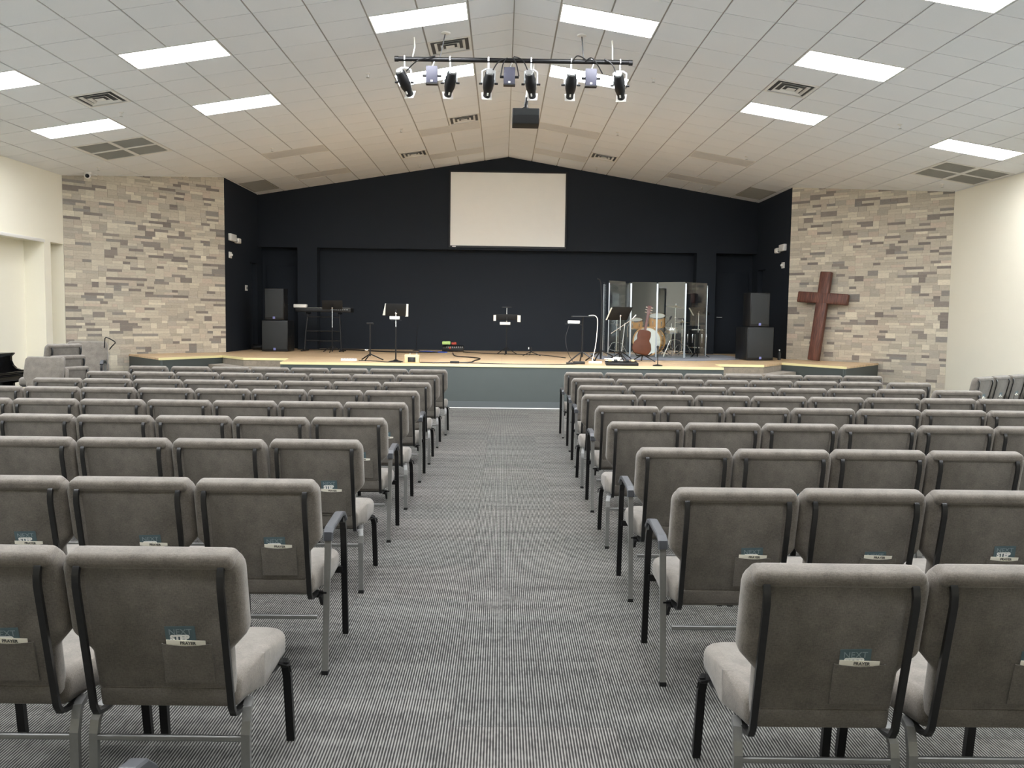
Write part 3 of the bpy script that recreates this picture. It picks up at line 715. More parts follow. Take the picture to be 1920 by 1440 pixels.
for side, Ys, Xs, Ns, arms in (('left', YL, XLr, NL, ARM_L), ('right', YR, XRr, NR, ARM_R)):
    sg = -1 if side == 'left' else 1
    for k in range(9):
        for i in range(Ns[k]):
            x = Xs[k] + sg * (i + 0.5) * W; y = Ys[k]
            jig = random.uniform(-0.012, 0.012); rz = random.uniform(-0.012, 0.012)
            if side == 'right' and k in (6, 7) and i == 7: y -= 0.06; x += 0.03
            if side == 'left' and k == 8 and i == 7: x -= 0.03
            a = ('R' if side == 'left' else 'L') if (i == 0 and k in arms) else ''
            h = ('R' if side == 'left' else 'L') if (i == 0 and not a) else ''
            seat = 'aisle seat' if i == 0 else f'{ORD[i]} seat from aisle'
            row = ('nearest full row' if k == 0 else 'front row by stage' if k == 8 else f'{ORD[k]} row from camera')
            lab = f"grey {'armrest ' if a else ''}chair {side} of aisle, {row}, {seat}"
            chair((a, h), (x, y + jig, 0), rz, lab, f'grey chairs {side} of the aisle')
            if i in CARDS.get((side, k), ()):
                card_set((x, y + jig, 0), rz, f"{side} block, {row}, {seat}", random.uniform(-0.012, 0.008) - (0.02 if (side, k, i) in (('right', 1, 1),) else 0), random.uniform(-0.006, 0.006))
chair(('R', ''), (-0.715 - 0.5 * W, 1.125, 0), 0, 'grey padded chair at the bottom left edge, only its curved armrest showing', 'grey chairs left of the aisle')
# angled slate-looking chairs by the right wall
rz = math.atan2(0.40, 0.50)
for i in range(4):
    x, y = 6.215 + 0.405 * i, 10.735 + 0.31 * i
    chair(('', ''), (x, y, 0), rz, f'grey chair angled along the right wall, {ORD[i]} from the left of that short row', 'angled chairs by the right wall')
    if i < 3: card_set((x, y, 0), rz, f'{ORD[i]} angled chair by right wall')
# stacks of spare chairs in front of the left stone wall
def stack(n, loc, rz, desc, arm=''):
    d = Vector((-math.sin(rz), math.cos(rz)))
    pos = {1: ['only'], 2: ['lower', 'top'], 3: ['bottom', 'middle', 'top']}[n]
    for i in range(n):
        chair((arm, ''), (loc[0] + d.x * 0.055 * i, loc[1] + d.y * 0.055 * i, 0.14 * i), rz, f'{pos[i]} grey chair in the stack {desc}', 'stacked spare chairs on the left')
stack(2, (-5.42, 10.20), PI - 0.16, 'facing the camera beside the piano')
stack(3, (-5.31, 10.50), 1.15, 'facing away, left of the front row')
stack(3, (-5.72, 11.78), PI + 0.30, 'facing the camera against the left stone wall', 'L')
m = MB().tube([(-5.44, 11.62, 1.06), (-5.42, 11.60, 1.19), (-5.405, 11.60, 1.205), (-5.36, 11.60, 1.19), (-5.29, 11.60, 1.15), (-5.28, 11.60, 1.13), (-5.33, 11.60, 1.08), (-5.37, 11.62, 1.04)], 0.008, 8, up=(0, 1, 0))
solo('walking_cane', m, M['black_steel'], 'thin black bent cane handle hooked over the stacked chairs by the stone wall', 'cane')

# ------------------------------------------------------------------ piano
t = thing('upright_piano', 'glossy black upright piano against the left wall, partly out of frame', 'piano', (0, 0, 0))
prof = [(-0.62, 0.0), (-0.62, 0.93), (-0.17, 0.93), (-0.12, 0.955), (-0.105, 0.945), (-0.15, 0.90), (-0.15, 0.84), (-0.125, 0.78), (-0.08, 0.735), (-0.02, 0.715), (0.05, 0.712), (0.10, 0.705), (0.12, 0.68), (0.12, 0.58), (0.02, 0.55), (-0.12, 0.52), (-0.12, 0.0)]
PX = -6.87; TS = Matrix(((1, 0, 0, PX), (0, 0, -1, 0), (0, 1, 0, 0), (0, 0, 0, 1)))
for yy in (10.75, 12.13): part('side_panel', MB().prism(prof, 0, 0.05, TR(0, yy + 0.05, 0) @ TS), M['piano'], t)
part('case', MB().box2((PX - 0.62, 10.8, 0.05), (PX - 0.17, 12.13, 0.9), 0.004), M['piano'], t)
part('lid', MB().box2((PX - 0.64, 10.73, 0.931), (PX - 0.12, 12.2, 0.955), 0.006), M['piano'], t)
part('keybed', MB().box2((PX - 0.17, 10.8, 0.58), (PX + 0.11, 12.13, 0.66), 0.006), M['piano'], t)
part('fallboard', MB().box2((PX - 0.16, 10.8, 0.662), (PX + 0.09, 12.13, 0.70), 0.008), M['piano'], t)

# ------------------------------------------------------------------ wall fittings
t = thing('projection_screen', 'large white projection screen in a thin black frame on the black wall', 'screen', (0, 0, 0))
sx0, sx1, sz0, sz1 = -1.275, 1.487, 3.285, 5.03; yy = YB - 0.03
part('surface', MB().box2((sx0, yy - 0.004, sz0), (sx1, yy + 0.012, sz1)), M['screen'], t)
m = MB(); b = 0.035
m.box2((sx0 - b, yy - 0.016, sz0 - b), (sx0, yy + 0.028, sz1 + b)); m.box2((sx1, yy - 0.016, sz0 - b), (sx1 + b, yy + 0.028, sz1 + b)); m.box2((sx0, yy - 0.016, sz1), (sx1, yy + 0.028, sz1 + b)); m.box2((sx0, yy - 0.016, sz0 - b - 0.01), (sx1, yy + 0.028, sz0))
part('frame', m, M['black'], t)
part('name_plate', MB().box2((sx0 + 0.05, yy - 0.02, sz0 - 0.035), (sx0 + 0.135, yy - 0.014, sz0 - 0.012)), M['white'], t)
for xx in (sx0 + 0.13, sx1 - 0.13): part('mounting_foot', MB().box((xx, yy, sz0 - 0.075), (0.03, 0.05, 0.03), 0.004), M['charcoal'], t)
for side, X, s, y0, y1, zz, yh, zhh in (('left', SLX, 1, 18.31, 18.98, 3.20, 18.45, 2.83), ('right', SRX, -1, 18.42, 19.02, 3.16, 18.62, 2.79)):
    t = thing('emergency_light', f'white emergency light with two lamp heads, high on the {side} black side wall', 'emergency light', (X, (y0 + y1) / 2, zz), 0, 'emergency lights')
    yl = (y1 - y0) / 2; f0 = -0.1
    part('housing', MB().box((s * 0.035, f0, 0.01), (0.07, yl * 1.15, 0.15), 0.012), M['white'], t)
    hd = part('lamp_head', MB().box((s * 0.05, yl * 0.65, -0.03), (0.1, yl * 0.6, 0.115), 0.02), M['white'], t)
    part('lens', MB().lathe([(0.04, 0), (0.0001, 0.008)], 14, TR(s * 0.05, yl * 0.65 - yl * 0.3 - 0.002, -0.03) @ RX(PI / 2)), M['chrome'], hd)
    t = thing('horn_strobe', f'small white alarm with a side knob below the {side} emergency light', 'alarm', (X, yh, zhh), 0, 'small white wall alarms')
    part('plate', MB().box((s * 0.012, 0, 0), (0.024, 0.16, 0.13), 0.004), M['white'], t)
    part('lens', MB().lathe([(0.032, 0), (0.028, 0.03), (0.012, 0.045)], 14, TR(s * 0.024, 0, 0) @ RY(s * PI / 2)), M['white'], t)
t = thing('wall_switch', 'white light switch on the left black side wall', 'switch', (SLX, 19.6, 2.165))
part('plate', MB().box((0.006, 0, 0), (0.012, 0.17, 0.125), 0.002), M['white'], t); part('rocker', MB().box((0.014, 0.02, 0), (0.008, 0.05, 0.06)), M['black'], t)
t = thing('security_camera', 'white turret security camera where the ceiling meets the left stone wall', 'camera', (-7.70, 15.95, ceil_z(-7.7)))
part('base', MB().lathe([(0.075, 0.005), (0.075, -0.025), (0.06, -0.04)], 20), M['white'], t); part('ball', MB().sphere((0.0, -0.015, -0.06), 0.06, 16), M['white'], t)
part('lens', MB().lathe([(0.037, 0), (0.032, 0.012), (0.0001, 0.014)], 18, TR(0.02, -0.06, -0.07) @ RX(PI / 2 + 0.25) @ RY(0.25)), M['brown_pad'], t)
spr = [(-5.62, 12.70, 'left of the outermost lit panels'), (-2.0, 12.62, 'left of the light bar'), (-1.95, 16.25, 'left of the projector above the stage front'), (-7.38, 15.70, 'beside the left return grille'), (-4.37, 16.23, 'before the left unlit panels'), (5.84, 12.65, 'beyond the middle right lit panels'), (2.17, 12.63, 'right of the light bar'), (2.14, 16.24, 'right of the projector above the stage front'), (4.61, 16.28, 'before the right unlit panels'), (4.63, 19.95, 'above the right stage door'), (-1.95, 19.93, 'left of the screen near the black wall'), (8.05, 15.63, 'over the right stone wall corner'), (2.15, 19.91, 'right of the screen near the black wall')]
for i, (x, y, w) in enumerate(spr):
    if i == 0:
        sp0 = thing('fire_sprinkler', f'small ceiling sprinkler head {w}', 'sprinkler', (x, y, ceil_z(x)), 0, 'ceiling sprinkler heads')
        part('escutcheon', MB().lathe([(0.036, 0.004), (0.034, -0.006), (0.012, -0.012), (0.012, -0.05)], 14), M['white'], sp0)
        part('deflector', MB().lathe([(0.0001, -0.062), (0.024, -0.06), (0.024, -0.057), (0.0001, -0.057)], 12).tube([(0, 0, -0.05), (0, 0, -0.06)], 0.005, 6), M['silver'], sp0)
    else: dup(sp0, (x, y, ceil_z(x)), 0, f'small ceiling sprinkler head {w}')

# ------------------------------------------------------------------ light bar, stage lights, projector
BY = 11.4; BZ = 4.917
t = thing('light_bar', 'long black pipe hung from the ceiling ridge carrying stage lights', 'light bar', (0, 0, 0))
part('pipe', MB().tube([(-1.44, BY, BZ), (1.663, BY, BZ + 0.004)], 0.03, 14), M['black_steel'], t)
for xx in (-1.43, 1.652): part('end_cap', MB().tube([(xx - 0.025, BY, BZ), (xx + 0.025, BY, BZ)], 0.036, 14), M['black'], t)
for x0, x1 in ((-0.79, -0.86), (1.0, 1.03)):
    part('drop_rod', MB().tube([(x1, BY, BZ + 0.02), (x0, BY, ceil_z(x0))], 0.008, 8), M['bar_steel'], t)
    part('ceiling_flange', MB().lathe([(0.065, 0.003), (0.06, -0.012), (0.02, -0.02)], 16, TR(x0, BY, ceil_z(x0) - 0.003)), M['white'], t)
for x0, x1 in ((-1.20, -1.22), (1.40, 1.41)):
    part('safety_rope', MB().tube([(x1, BY, BZ - 0.03), (x1, BY, BZ + 0.03), (x0 + 0.01, BY, BZ + 0.16), (x0, BY, ceil_z(x0))], 0.008, 6), M['paper'], t)
def stage_light(x, ztop, ang, pan, label):
    s = thing('stage_light', label, 'stage light', (x, BY, BZ), 0, 'black stage lights on the bar')
    m = MB().tube([(0, -0.036, -0.02), (0, -0.034, 0.03), (0, 0.0, 0.04), (0, 0.036, 0.02), (0, 0.034, -0.02)], 0.01, 6, up=(1, 0, 0)); m.tube([(0, 0, -0.03), (0, 0, -0.115)], 0.013, 8)
    part('clamp', m, M['silver'], s)
    pv = -0.30
    part('yoke', MB().bar([(-0.085, 0, pv), (-0.085, 0, -0.14), (-0.04, 0, -0.112), (0.04, 0, -0.112), (0.085, 0, -0.14), (0.085, 0, pv)], 0.022, 0.006, (0, 1, 0)), M['silver'], s)
    B = TR(0, 0, pv) @ RZ(pan) @ RX(ang) @ Matrix.Diagonal((1, 1, 1.2, 1))
    part('barrel', MB().lathe([(0.0001, 0.16), (0.045, 0.155), (0.062, 0.135), (0.066, 0.08), (0.074, 0.07), (0.074, 0.0), (0.07, -0.05), (0.05, -0.12), (0.05, -0.165), (0.04, -0.168)], 18, B), M['black_steel'], s)
    part('rear_cap', MB().lathe([(0.05, 0.15), (0.046, 0.166), (0.0001, 0.17)], 16, B), M['silver'], s)
    part('lens', MB().lathe([(0.041, -0.166), (0.0001, -0.172)], 16, B), SPOT_LENS, s)
    L = bpy.data.lights.new('spot_beam', 'SPOT'); L.energy = 300; L.spot_size = math.radians(64); L.spot_blend = 1.0; L.shadow_soft_size = 0.06; L.color = (0.94, 0.97, 1.0)
    lo = bpy.data.objects.new('spot_beam', L); COL.objects.link(lo); lo.parent = s; lo.matrix_local = TR(0, 0, pv) @ RZ(pan) @ RX(ang) @ TR(0, 0, -0.24)
    part('gel_frame', MB().box((0, -0.0, -0.17), (0.135, 0.135, 0.004), Mx=B), M['white'], s)
    part('knob', MB().tube([(-0.125, 0, 0.0), (-0.08, 0, 0)], 0.014, 8, TR(0, 0, pv)).tube([(0.08, 0, 0.0), (0.125, 0, 0)], 0.014, 8, TR(0, 0, pv)), M['black'], s)
    part('body_tag', MB().box((0, -0.062, -0.1), (0.02, 0.01, 0.035), Mx=B), M['white'], s)
for x, pan, w in ((-1.325, -0.35, 'first from the left end of the bar'), (-0.725, 0.25, 'second from the left end of the bar'), (-0.22, 0.15, 'left of the middle dimmer box'), (0.34, -0.18, 'right of the middle dimmer box'), (0.868, 0.0, 'second from the right end of the bar'), (1.515, -0.28, 'at the right end of the bar')):
    stage_light(x, 0, 0.95, pan, f'black spotlight {w}')
for x, w in ((-0.965, 'left'), (0.055, 'middle'), (1.132, 'right')):
    s = thing('dimmer_pack', f'small grey dimmer box hanging from the {w} of the light bar', 'dimmer', (x, BY, BZ), 0, 'dimmer boxes on the bar')
    part('case', MB().box((0, 0.0, -0.20), (0.15, 0.09, 0.215), 0.004), M['lilac'], s)
    part('base_plate', MB().box((0, 0, -0.316), (0.155, 0.095, 0.014)), M['black'], s)
    m = MB().tube([(0, 0.0, 0.036), (0.036, 0, 0.02), (0.03, 0, -0.03), (0.0, 0, -0.1)], 0.01, 6); part('clamp', m, M['silver'], s)
    for q in (-1, 1): part('plug', MB().tube([(q * 0.075, 0, -0.21), (q * 0.125, 0, -0.21)], 0.018, 8), M['black'], s)
    part('sticker', MB().box((0, -0.047, -0.285), (0.028, 0.002, 0.022)), M['white'], s)
def cable(pts, r, mat, label, grp=None, name='cable'):
    # smooth the path
    P = [Vector(p) for p in pts]; out = []
    for i in range(len(P) - 1):
        p0, p1, p2, p3 = P[max(i - 1, 0)], P[i], P[i + 1], P[min(i + 2, len(P) - 1)]
        for k in range(6):
            u = k / 6.0; out.append(0.5 * ((2 * p1) + (p2 - p0) * u + (2 * p0 - 5 * p1 + 4 * p2 - p3) * u * u + (3 * p1 - p0 - 3 * p2 + p3) * u ** 3))
    out.append(P[-1])
    return solo(name, MB().tube(out, r, 6), mat, label, 'cable', grp)
def hang(x0, z0, x1, z1, dip, label, yy=BY - 0.04):
    cable([(x0, yy, BZ + z0), ((x0 * 2 + x1) / 3, yy - 0.02, BZ + (z0 * 2 + z1) / 3 + dip), ((x0 + 2 * x1) / 3, yy - 0.02, BZ + (z0 + 2 * z1) / 3 + dip * 0.7), (x1, yy, BZ + z1)], 0.008, M['black'], label, 'cables on the light bar')
hang(-1.30, -0.17, -0.92, 0.03, 0.05, 'black cable looping from the leftmost spotlight to the left dimmer box')
hang(-0.18, -0.17, 0.03, 0.02, 0.05, 'black cable rising from the spotlight left of the middle dimmer box')
hang(-0.06, -0.21, 0.02, 0.02, 0.06, 'black cable curling into the left plug of the middle dimmer box')
hang(0.18, -0.21, 0.10, 0.03, 0.04, 'black cable curling into the right plug of the middle dimmer box')
hang(0.31, -0.17, 0.11, 0.04, 0.07, 'black cable rising from the spotlight right of the middle dimmer box')
hang(0.87, -0.02, 1.05, 0.02, 0.06, 'black cable looping above the second spotlight from the right')
hang(1.05, 0.0, 1.28, -0.16, 0.09, 'black cable arching over the right dimmer box')
hang(1.47, -0.18, 1.30, 0.03, 0.05, 'black cable rising from the rightmost spotlight')
t = thing('projector', 'black ceiling projector hanging on a pole beneath the light bar', 'projector', (0.315, 13.0, 4.555))
part('body', MB().box((0, 0, -0.005), (0.40, 0.32, 0.23), 0.01), M['rubber'], t)
part('rear_cover', MB().box((0, -0.158, 0.055), (0.385, 0.012, 0.10), 0.004), M['charcoal'], t)
part('vent_grille', MB().box((0, -0.16, -0.055), (0.37, 0.008, 0.10)), M['rubber'], t)
part('mount_plate', MB().lathe([(0.1, 0.11), (0.085, 0.13), (0.03, 0.16), (0.026, 0.2)], 16), M['black_steel'], t)
part('pole', MB().tube([(0.0, 0, 0.18), (0.02, 0, 0.3)], 0.026, 12).tube([(0.02, 0, 0.3), (0.1, 0, ceil_z(0.415) - 4.555)], 0.03, 12, mi=1), [M['black_steel'], M['white']], t)
for q in (-1, 1): part('bracket_arm', MB().bar([(q * 0.03, 0, 0.14), (q * 0.10, 0, 0.135), (q * 0.16, 0, 0.108)], 0.02, 0.012), M['black_steel'], t)

# ------------------------------------------------------------------ speakers
for side, x, y, x2 in (('left', -5.02, 18.75, -5.03), ('right', 5.32, 17.35, 5.29)):
    rzs = 0.0 if side == 'left' else 0.12
    for nm, w, h, d, z, lab, xx in (('subwoofer', 0.575, 0.69, 0.6, ZS, f'large black subwoofer cabinet standing on the {side} of the stage', x), ('loudspeaker', 0.42, 0.70, 0.38, ZS + 0.692, f'black loudspeaker stacked on the {side} subwoofer', x2)):
        t = thing(nm, lab, 'speaker', (xx, y, z), rzs, 'black stage speakers')
        part('cabinet', MB().box((0, d / 2 - 0.02, h / 2 + 0.004), (w, d, h - 0.008), 0.012), M['black'], t)
        part('front_grille', MB().box((0, -0.026, h / 2 + 0.012), (w - 0.03, 0.02, h - 0.085), 0.006), M['charcoal'], t)
        part('badge', MB().box((0.0, -0.038, 0.055), (0.05, 0.004, 0.05)), M['badge'], t)
        hm = MB().bar([(w / 2 + 0.001, 0.15, h * 0.5), (w / 2 + 0.02, 0.17, h * 0.5), (w / 2 + 0.02, 0.27, h * 0.5), (w / 2 + 0.001, 0.29, h * 0.5)], 0.02, 0.02); part('handle', hm, M['black_steel'], t)

# ------------------------------------------------------------------ cross
t = thing('wooden_cross', 'tall dark reddish wooden cross leaning against the right stone wall', 'cross', (6.33, 17.62, ZS))
dirw = Vector((RA[0] - RB[0], RA[1] - RB[1], 0)).normalized(); rz = math.atan2(dirw.y, dirw.x)
t.rotation_euler = (-0.10, math.radians(4.0), rz)
t.location = (6.50, 17.50, ZS + 0.012)
part('post', MB().box((0, 0, 0.925), (0.235, 0.12, 1.85), 0.02, seg=2), M['timber'], t)
part('crossbar', MB().box((0, 0.0, 1.30), (1.06, 0.125, 0.225), 0.02, seg=2), M['timber'], t)

# ------------------------------------------------------------------ music gear on the stage
def tripod(mb, z, r, n=3, a0=0.4, h=0.16, tk=0.009):
    for i in range(n):
        a = a0 + 2 * PI * i / n
        mb.tube([(0, 0, h), (math.cos(a) * r * 0.5, math.sin(a) * r * 0.5, h * 0.55), (math.cos(a) * r, math.sin(a) * r, 0.01)], tk, 6)
    return mb
def music_stand(x, y, rz, h, deskw, deskh, tilt, label, pole='black_steel', base='tripod', papers=True, chrome_from=None, desk_w_paper=True):
    t = thing('music_stand', label, 'music stand', (x, y, ZS), rz, 'black music stands')
    if base == 'tripod': part('base', tripod(MB(), 0, 0.26), M['black_steel'], t)
    else: part('base', MB().lathe([(0.13, 0.0), (0.13, 0.012), (0.05, 0.03), (0.02, 0.05)], 20), M['black_steel'], t)
    z1 = h - 0.12
    part('pole', MB().tube([(0, 0, 0.02), (0, 0, chrome_from or z1)], 0.013, 10), M['black_steel'], t)
    if chrome_from: part('upper_pole', MB().tube([(0, 0, chrome_from), (0, 0, z1)], 0.010, 10), M['chrome'], t)
    D = TR(0, 0.02, h - deskh * 0.25) @ RX(-tilt)
    m = MB().box((0, 0, 0), (deskw, 0.006, deskh), 0.002, D); m.box((0, 0.03, -deskh / 2), (deskw, 0.06, 0.006), 0.0, D); m.tube([(0, -0.02, z1), (0, 0.02, h - deskh * 0.25)], 0.012, 6); part('desk', m, M['rubber'], t)
    part('clutch', MB().sphere((0, -0.005, z1), 0.022), M['chrome'], t)
    return t, D
t, D = music_stand(-1.87, 14.92, 0.22, 0.98, 0.36, 0.24, -0.5, 'black music stand with round base, left of centre at the stage edge', base='round', chrome_from=0.62)
part('book_page', MB().prism([(-0.225, -0.115), (-0.17, -0.115), (-0.165, 0.115), (-0.19, 0.115)], -0.012, -0.006, D @ RX(PI / 2)), M['paper'], t)
part('book_page', MB().prism([(0.225, -0.135), (0.172, -0.135), (0.175, 0.11), (0.215, 0.11)], -0.012, -0.006, D @ RX(PI / 2)), M['paper'], t)
b = part('clip_tray', MB().box((0, -0.04, 0.74), (0.18, 0.09, 0.012)).box((0.0, 0.04, 0.70), (0.05, 0.08, 0.02)), M['black'], t)
solo('remote_box', MB().box((-1.885, 14.87, ZS + 0.778), (0.17, 0.08, 0.055), 0.006), M['white'], 'small white receiver box clipped to the round-based music stand', 'receiver')
t, D = music_stand(-3.73, 18.62, 0.1, 1.10, 0.44, 0.22, -0.45, 'black music stand in front of the keyboard', chrome_from=0.55)
t, D = music_stand(0.10, 18.60, 0.0, 0.86, 0.48, 0.13, -0.25, 'black music stand at the centre of the stage holding a folder')
part('book_page', MB().box((-0.275, -0.015, 0), (0.055, 0.006, 0.13), 0.0, D @ RZ(0.25)), M['paper'], t); part('book_page', MB().box((0.285, -0.015, -0.005), (0.07, 0.006, 0.15), 0.0, D @ RZ(-0.3)), M['paper'], t)
m = MB().tube([(0, 0.02, 0.86), (0, 0.02, 1.03)], 0.012, 8); part('neck_clamp', m, M['silver'], t)
part('tablet_bracket', MB().box((0, 0.0, 1.045), (0.21, 0.1, 0.016), 0.004), M['black'], t)
m = MB().box((0.1 - 0.035, 18.53, ZS + 0.69), (0.23, 0.08, 0.06), 0.006); solo('personal_mixer', m, M['white'], 'white monitor box mounted under the centre music stand', 'mixer')
t, D = music_stand(2.25, 16.10, 0.38, 1.0, 0.44, 0.32, -0.7, 'black music stand beside the drum shield with a white sheet on its left edge', chrome_from=0.6)
part('book_page', MB().box((-0.245, -0.02, 0), (0.025, 0.006, 0.3), 0.0, D), M['paper'], t)
# low stand and slim stands
t = thing('guitar_stand', 'short black tripod stand with a crossbar top near the front left of the stage', 'stand', (-2.39, 15.35, ZS)); m = tripod(MB(), 0, 0.24, h=0.12, a0=0.3, tk=0.012); part('base', m, M['black_steel'], t)
part('pole', MB().tube([(0, 0, 0.08), (0, 0, 0.66)], 0.014, 8), M['black_steel'], t); part('crossbar', MB().box((0, 0, 0.675), (0.12, 0.05, 0.03), 0.006), M['black'], t); part('knob', MB().tube([(-0.09, -0.02, 0.19), (-0.03, -0.02, 0.19)], 0.016, 8), M['chrome'], t)
t = thing('microphone_stand', 'thin black microphone stand at the back wall left of centre', 'microphone stand', (-2.06, 20.3, ZS)); part('base', MB().lathe([(0.09, 0), (0.09, 0.012), (0.02, 0.025)], 16), M['black_steel'], t); part('pole', MB().tube([(0, 0, 0.02), (0.02, 0, 0.35), (0.04, 0, 0.62)], 0.008, 6), M['black_steel'], t)
t = thing('desk_tripod', 'very low black tripod right of the centre music stand', 'tripod', (0.63, 18.2, ZS)); part('legs', tripod(MB(), 0, 0.22, a0=-0.4, h=0.09), M['black_steel'], t); part('pole', MB().tube([(0, 0, 0.08), (0, 0, 0.19)], 0.014, 8), M['black_steel'], t); part('clip', MB().box((-0.05, -0.01, 0.165), (0.02, 0.02, 0.045), 0.004), M['white'], t)
t = thing('tablet_stand', 'black tripod stand with a flat top and white cable, right of centre', 'stand', (1.49, 15.65, ZS)); part('base', tripod(MB(), 0, 0.3, h=0.2, a0=-0.5, tk=0.012), M['black_steel'], t); part('pole', MB().tube([(0, 0, 0.1), (0, 0, 0.84)], 0.016, 10), M['black_steel'], t); part('tabletop', MB().box((0.0, 0, 0.85), (0.40, 0.28, 0.018), 0.005), M['charcoal'], t); part('side_tray', MB().box((-0.2, -0.06, 0.71), (0.24, 0.14, 0.012), 0.003).tube([(-0.08, -0.03, 0.70), (0, 0, 0.70)], 0.01, 6), M['charcoal'], t)
solo('receiver_box', MB().box((1.32, 15.59, ZS + 0.745), (0.22, 0.10, 0.058), 0.012), M['white'], 'white box lying on the side tray of the tablet stand', 'receiver')
cable([(1.60, 15.64, ZS + 0.868), (1.70, 15.62, ZS + 0.872), (1.76, 15.62, ZS + 0.80), (1.755, 15.6, ZS + 0.55), (1.72, 15.5, ZS + 0.3), (1.66, 15.42, ZS + 0.06), (1.66, 15.36, ZS + 0.045)], 0.007, M['paper'], 'white cable hanging down from the tablet stand to the power strip')
t = thing('tall_pole_stand', 'tall black pole stand on a tripod left of the drum shield', 'stand', (1.85, 15.75, ZS + 0.006)); part('base', tripod(MB(), 0, 0.42, h=0.22, a0=0.1, tk=0.014), M['black_steel'], t); part('pole', MB().tube([(0, 0, 0.06), (0, 0, 0.8)], 0.02, 10).tube([(0, 0, 0.8), (0, 0, 1.16)], 0.015, 10), M['black_steel'], t); part('boom', MB().tube([(0, 0, 1.15), (-0.03, 0, 1.48), (-0.05, 0, 1.53), (-0.09, 0, 1.55)], 0.009, 8), M['black_steel'], t)
t = thing('microphone_stand', 'short microphone stand with a round base at the front of the drum shield', 'microphone stand', (2.73, 14.72, ZS)); part('base', MB().lathe([(0.085, 0), (0.085, 0.014), (0.02, 0.03)], 18), M['black_steel'], t); part('pole', MB().tube([(0, 0, 0.02), (0, 0, 0.27)], 0.008, 8), M['black_steel'], t); part('microphone', MB().lathe([(0.012, 0), (0.018, 0.06), (0.024, 0.08), (0.0001, 0.11)], 12, TR(0, 0, 0.26) @ RX(-0.3)), M['black'], t)
# keyboard on a stand
t = thing('keyboard_stand', 'black folding stand holding the keyboard', 'stand', (-4.05, 19.25, ZS), -0.05)
for q in (-1, 1):
    part('side_leg', MB().bar([(q * 0.36 - 0.0, 0.12, 0.86), (q * 0.36, 0.0, 0.84), (q * 0.40, -0.04, 0.4), (q * 0.44 - q * 0.02, -0.06, 0.02)], 0.03, 0.04, (0, 1, 0)).bar([(q * 0.43, -0.28, 0.018), (q * 0.43, 0.28, 0.018)], 0.035, 0.035).bar([(q * 0.36, -0.2, 0.865), (q * 0.36, 0.22, 0.865)], 0.03, 0.03), M['black_steel'], t)
for z, x0, x1 in ((0.78, -0.36, 0.36), (0.46, -0.4, 0.4), (0.24, -0.42, 0.42)):
    part('cross_rail', MB().tube([(x0, -0.04, z), (x1, -0.04, z)], 0.014, 8).sphere((x0 * 0.1, -0.055, z), 0.018), M['black_steel'], t)
t = thing('stage_keyboard', 'black stage keyboard lying on its stand at the left of the stage', 'keyboard', (-4.03, 19.25, ZS + 0.885), -0.05)
part('body', MB().box((0, 0.02, 0.05), (1.26, 0.32, 0.09), 0.01), M['black'], t)
m = MB()
for i in range(43): m.box((-0.56 + 1.12 * (i + 0.5) / 43, 0.06, 0.097), (1.12 / 43 - 0.002, 0.14, 0.008))
part('keys', m, M['paper'], t)
m = MB()
for i in range(8): m.box((0.2 + 0.05 * i, -0.142, 0.06), (0.03, 0.01, 0.02))
part('rear_socket', m, M['silver'], t)
solo('tissue_box', MB().box((-4.56, 19.2, ZS + 1.02), (0.29, 0.14, 0.075), 0.014), M['white'], 'rounded white box on the left end of the keyboard', 'box')
# floor boxes
t = thing('small_amplifier', 'little cream amplifier with a dark round speaker at the stage edge', 'amplifier', (-1.56, 14.72, ZS)); part('case', MB().box((0, 0, 0.075), (0.25, 0.16, 0.145), 0.006), M['tolex'], t); part('grille', MB().box((0.0, -0.082, 0.06), (0.135, 0.008, 0.085), 0.003), M['black'], t); part('cone', MB().lathe([(0.035, 0), (0.012, 0.006)], 16, TR(0, -0.087, 0.06) @ RX(PI / 2)), M['charcoal'], t); part('knob', MB().tube([(-0.04, 0, 0.148), (-0.04, 0, 0.17)], 0.012, 8).tube([(0.08, 0, 0.148), (0.08, 0, 0.175)], 0.01, 8), M['silver'], t)
t = thing('power_strip', 'long white power strip on the front left edge of the stage', 'power strip', (-2.72, 15.05, ZS)); part('case', MB().box((0, 0, 0.025), (0.28, 0.06, 0.046), 0.008), M['white'], t)
m = MB()
for i in range(5): m.box((-0.1 + 0.05 * i, -0.012, 0.05), (0.02, 0.02, 0.003))
part('outlet', m, M['charcoal'], t)
t = thing('stage_mixer', 'black mixing unit on the floor at the back wall, lime green pedal on top', 'mixer', (-1.19, 20.0, ZS)); part('case', MB().box((0.04, 0.0, 0.085), (0.5, 0.3, 0.1), 0.01, RX(0.12)), M['black'], t)
m = MB()
for i in range(9): m.box((-0.1 + 0.045 * i, -0.1, 0.125), (0.02, 0.1, 0.03), Mx=RX(0.12))
part('faders', m, M['silver'], t); part('red_knob', MB().sphere((-0.03, -0.16, 0.09), 0.025), M['red'], t)
solo('pedal', MB().box((-1.31, 19.98, ZS + 0.205), (0.2, 0.14, 0.08), 0.02), M['green'], 'lime green effects pedal sitting on the mixing unit at the back wall', 'pedal')
solo('pedal', MB().box((-1.13, 19.98, ZS + 0.195), (0.12, 0.12, 0.06), 0.015), M['red'], 'small red and white pedal beside the lime green pedal', 'pedal')
t = thing('pedalboard', 'black pedalboard with a row of small pedals, lying before the drum shield', 'pedalboard', (2.10, 14.75, ZS)); part('frame', MB().box((0, 0, 0.035), (0.56, 0.26, 0.05), 0.006, RX(0.1)), M['black'], t)
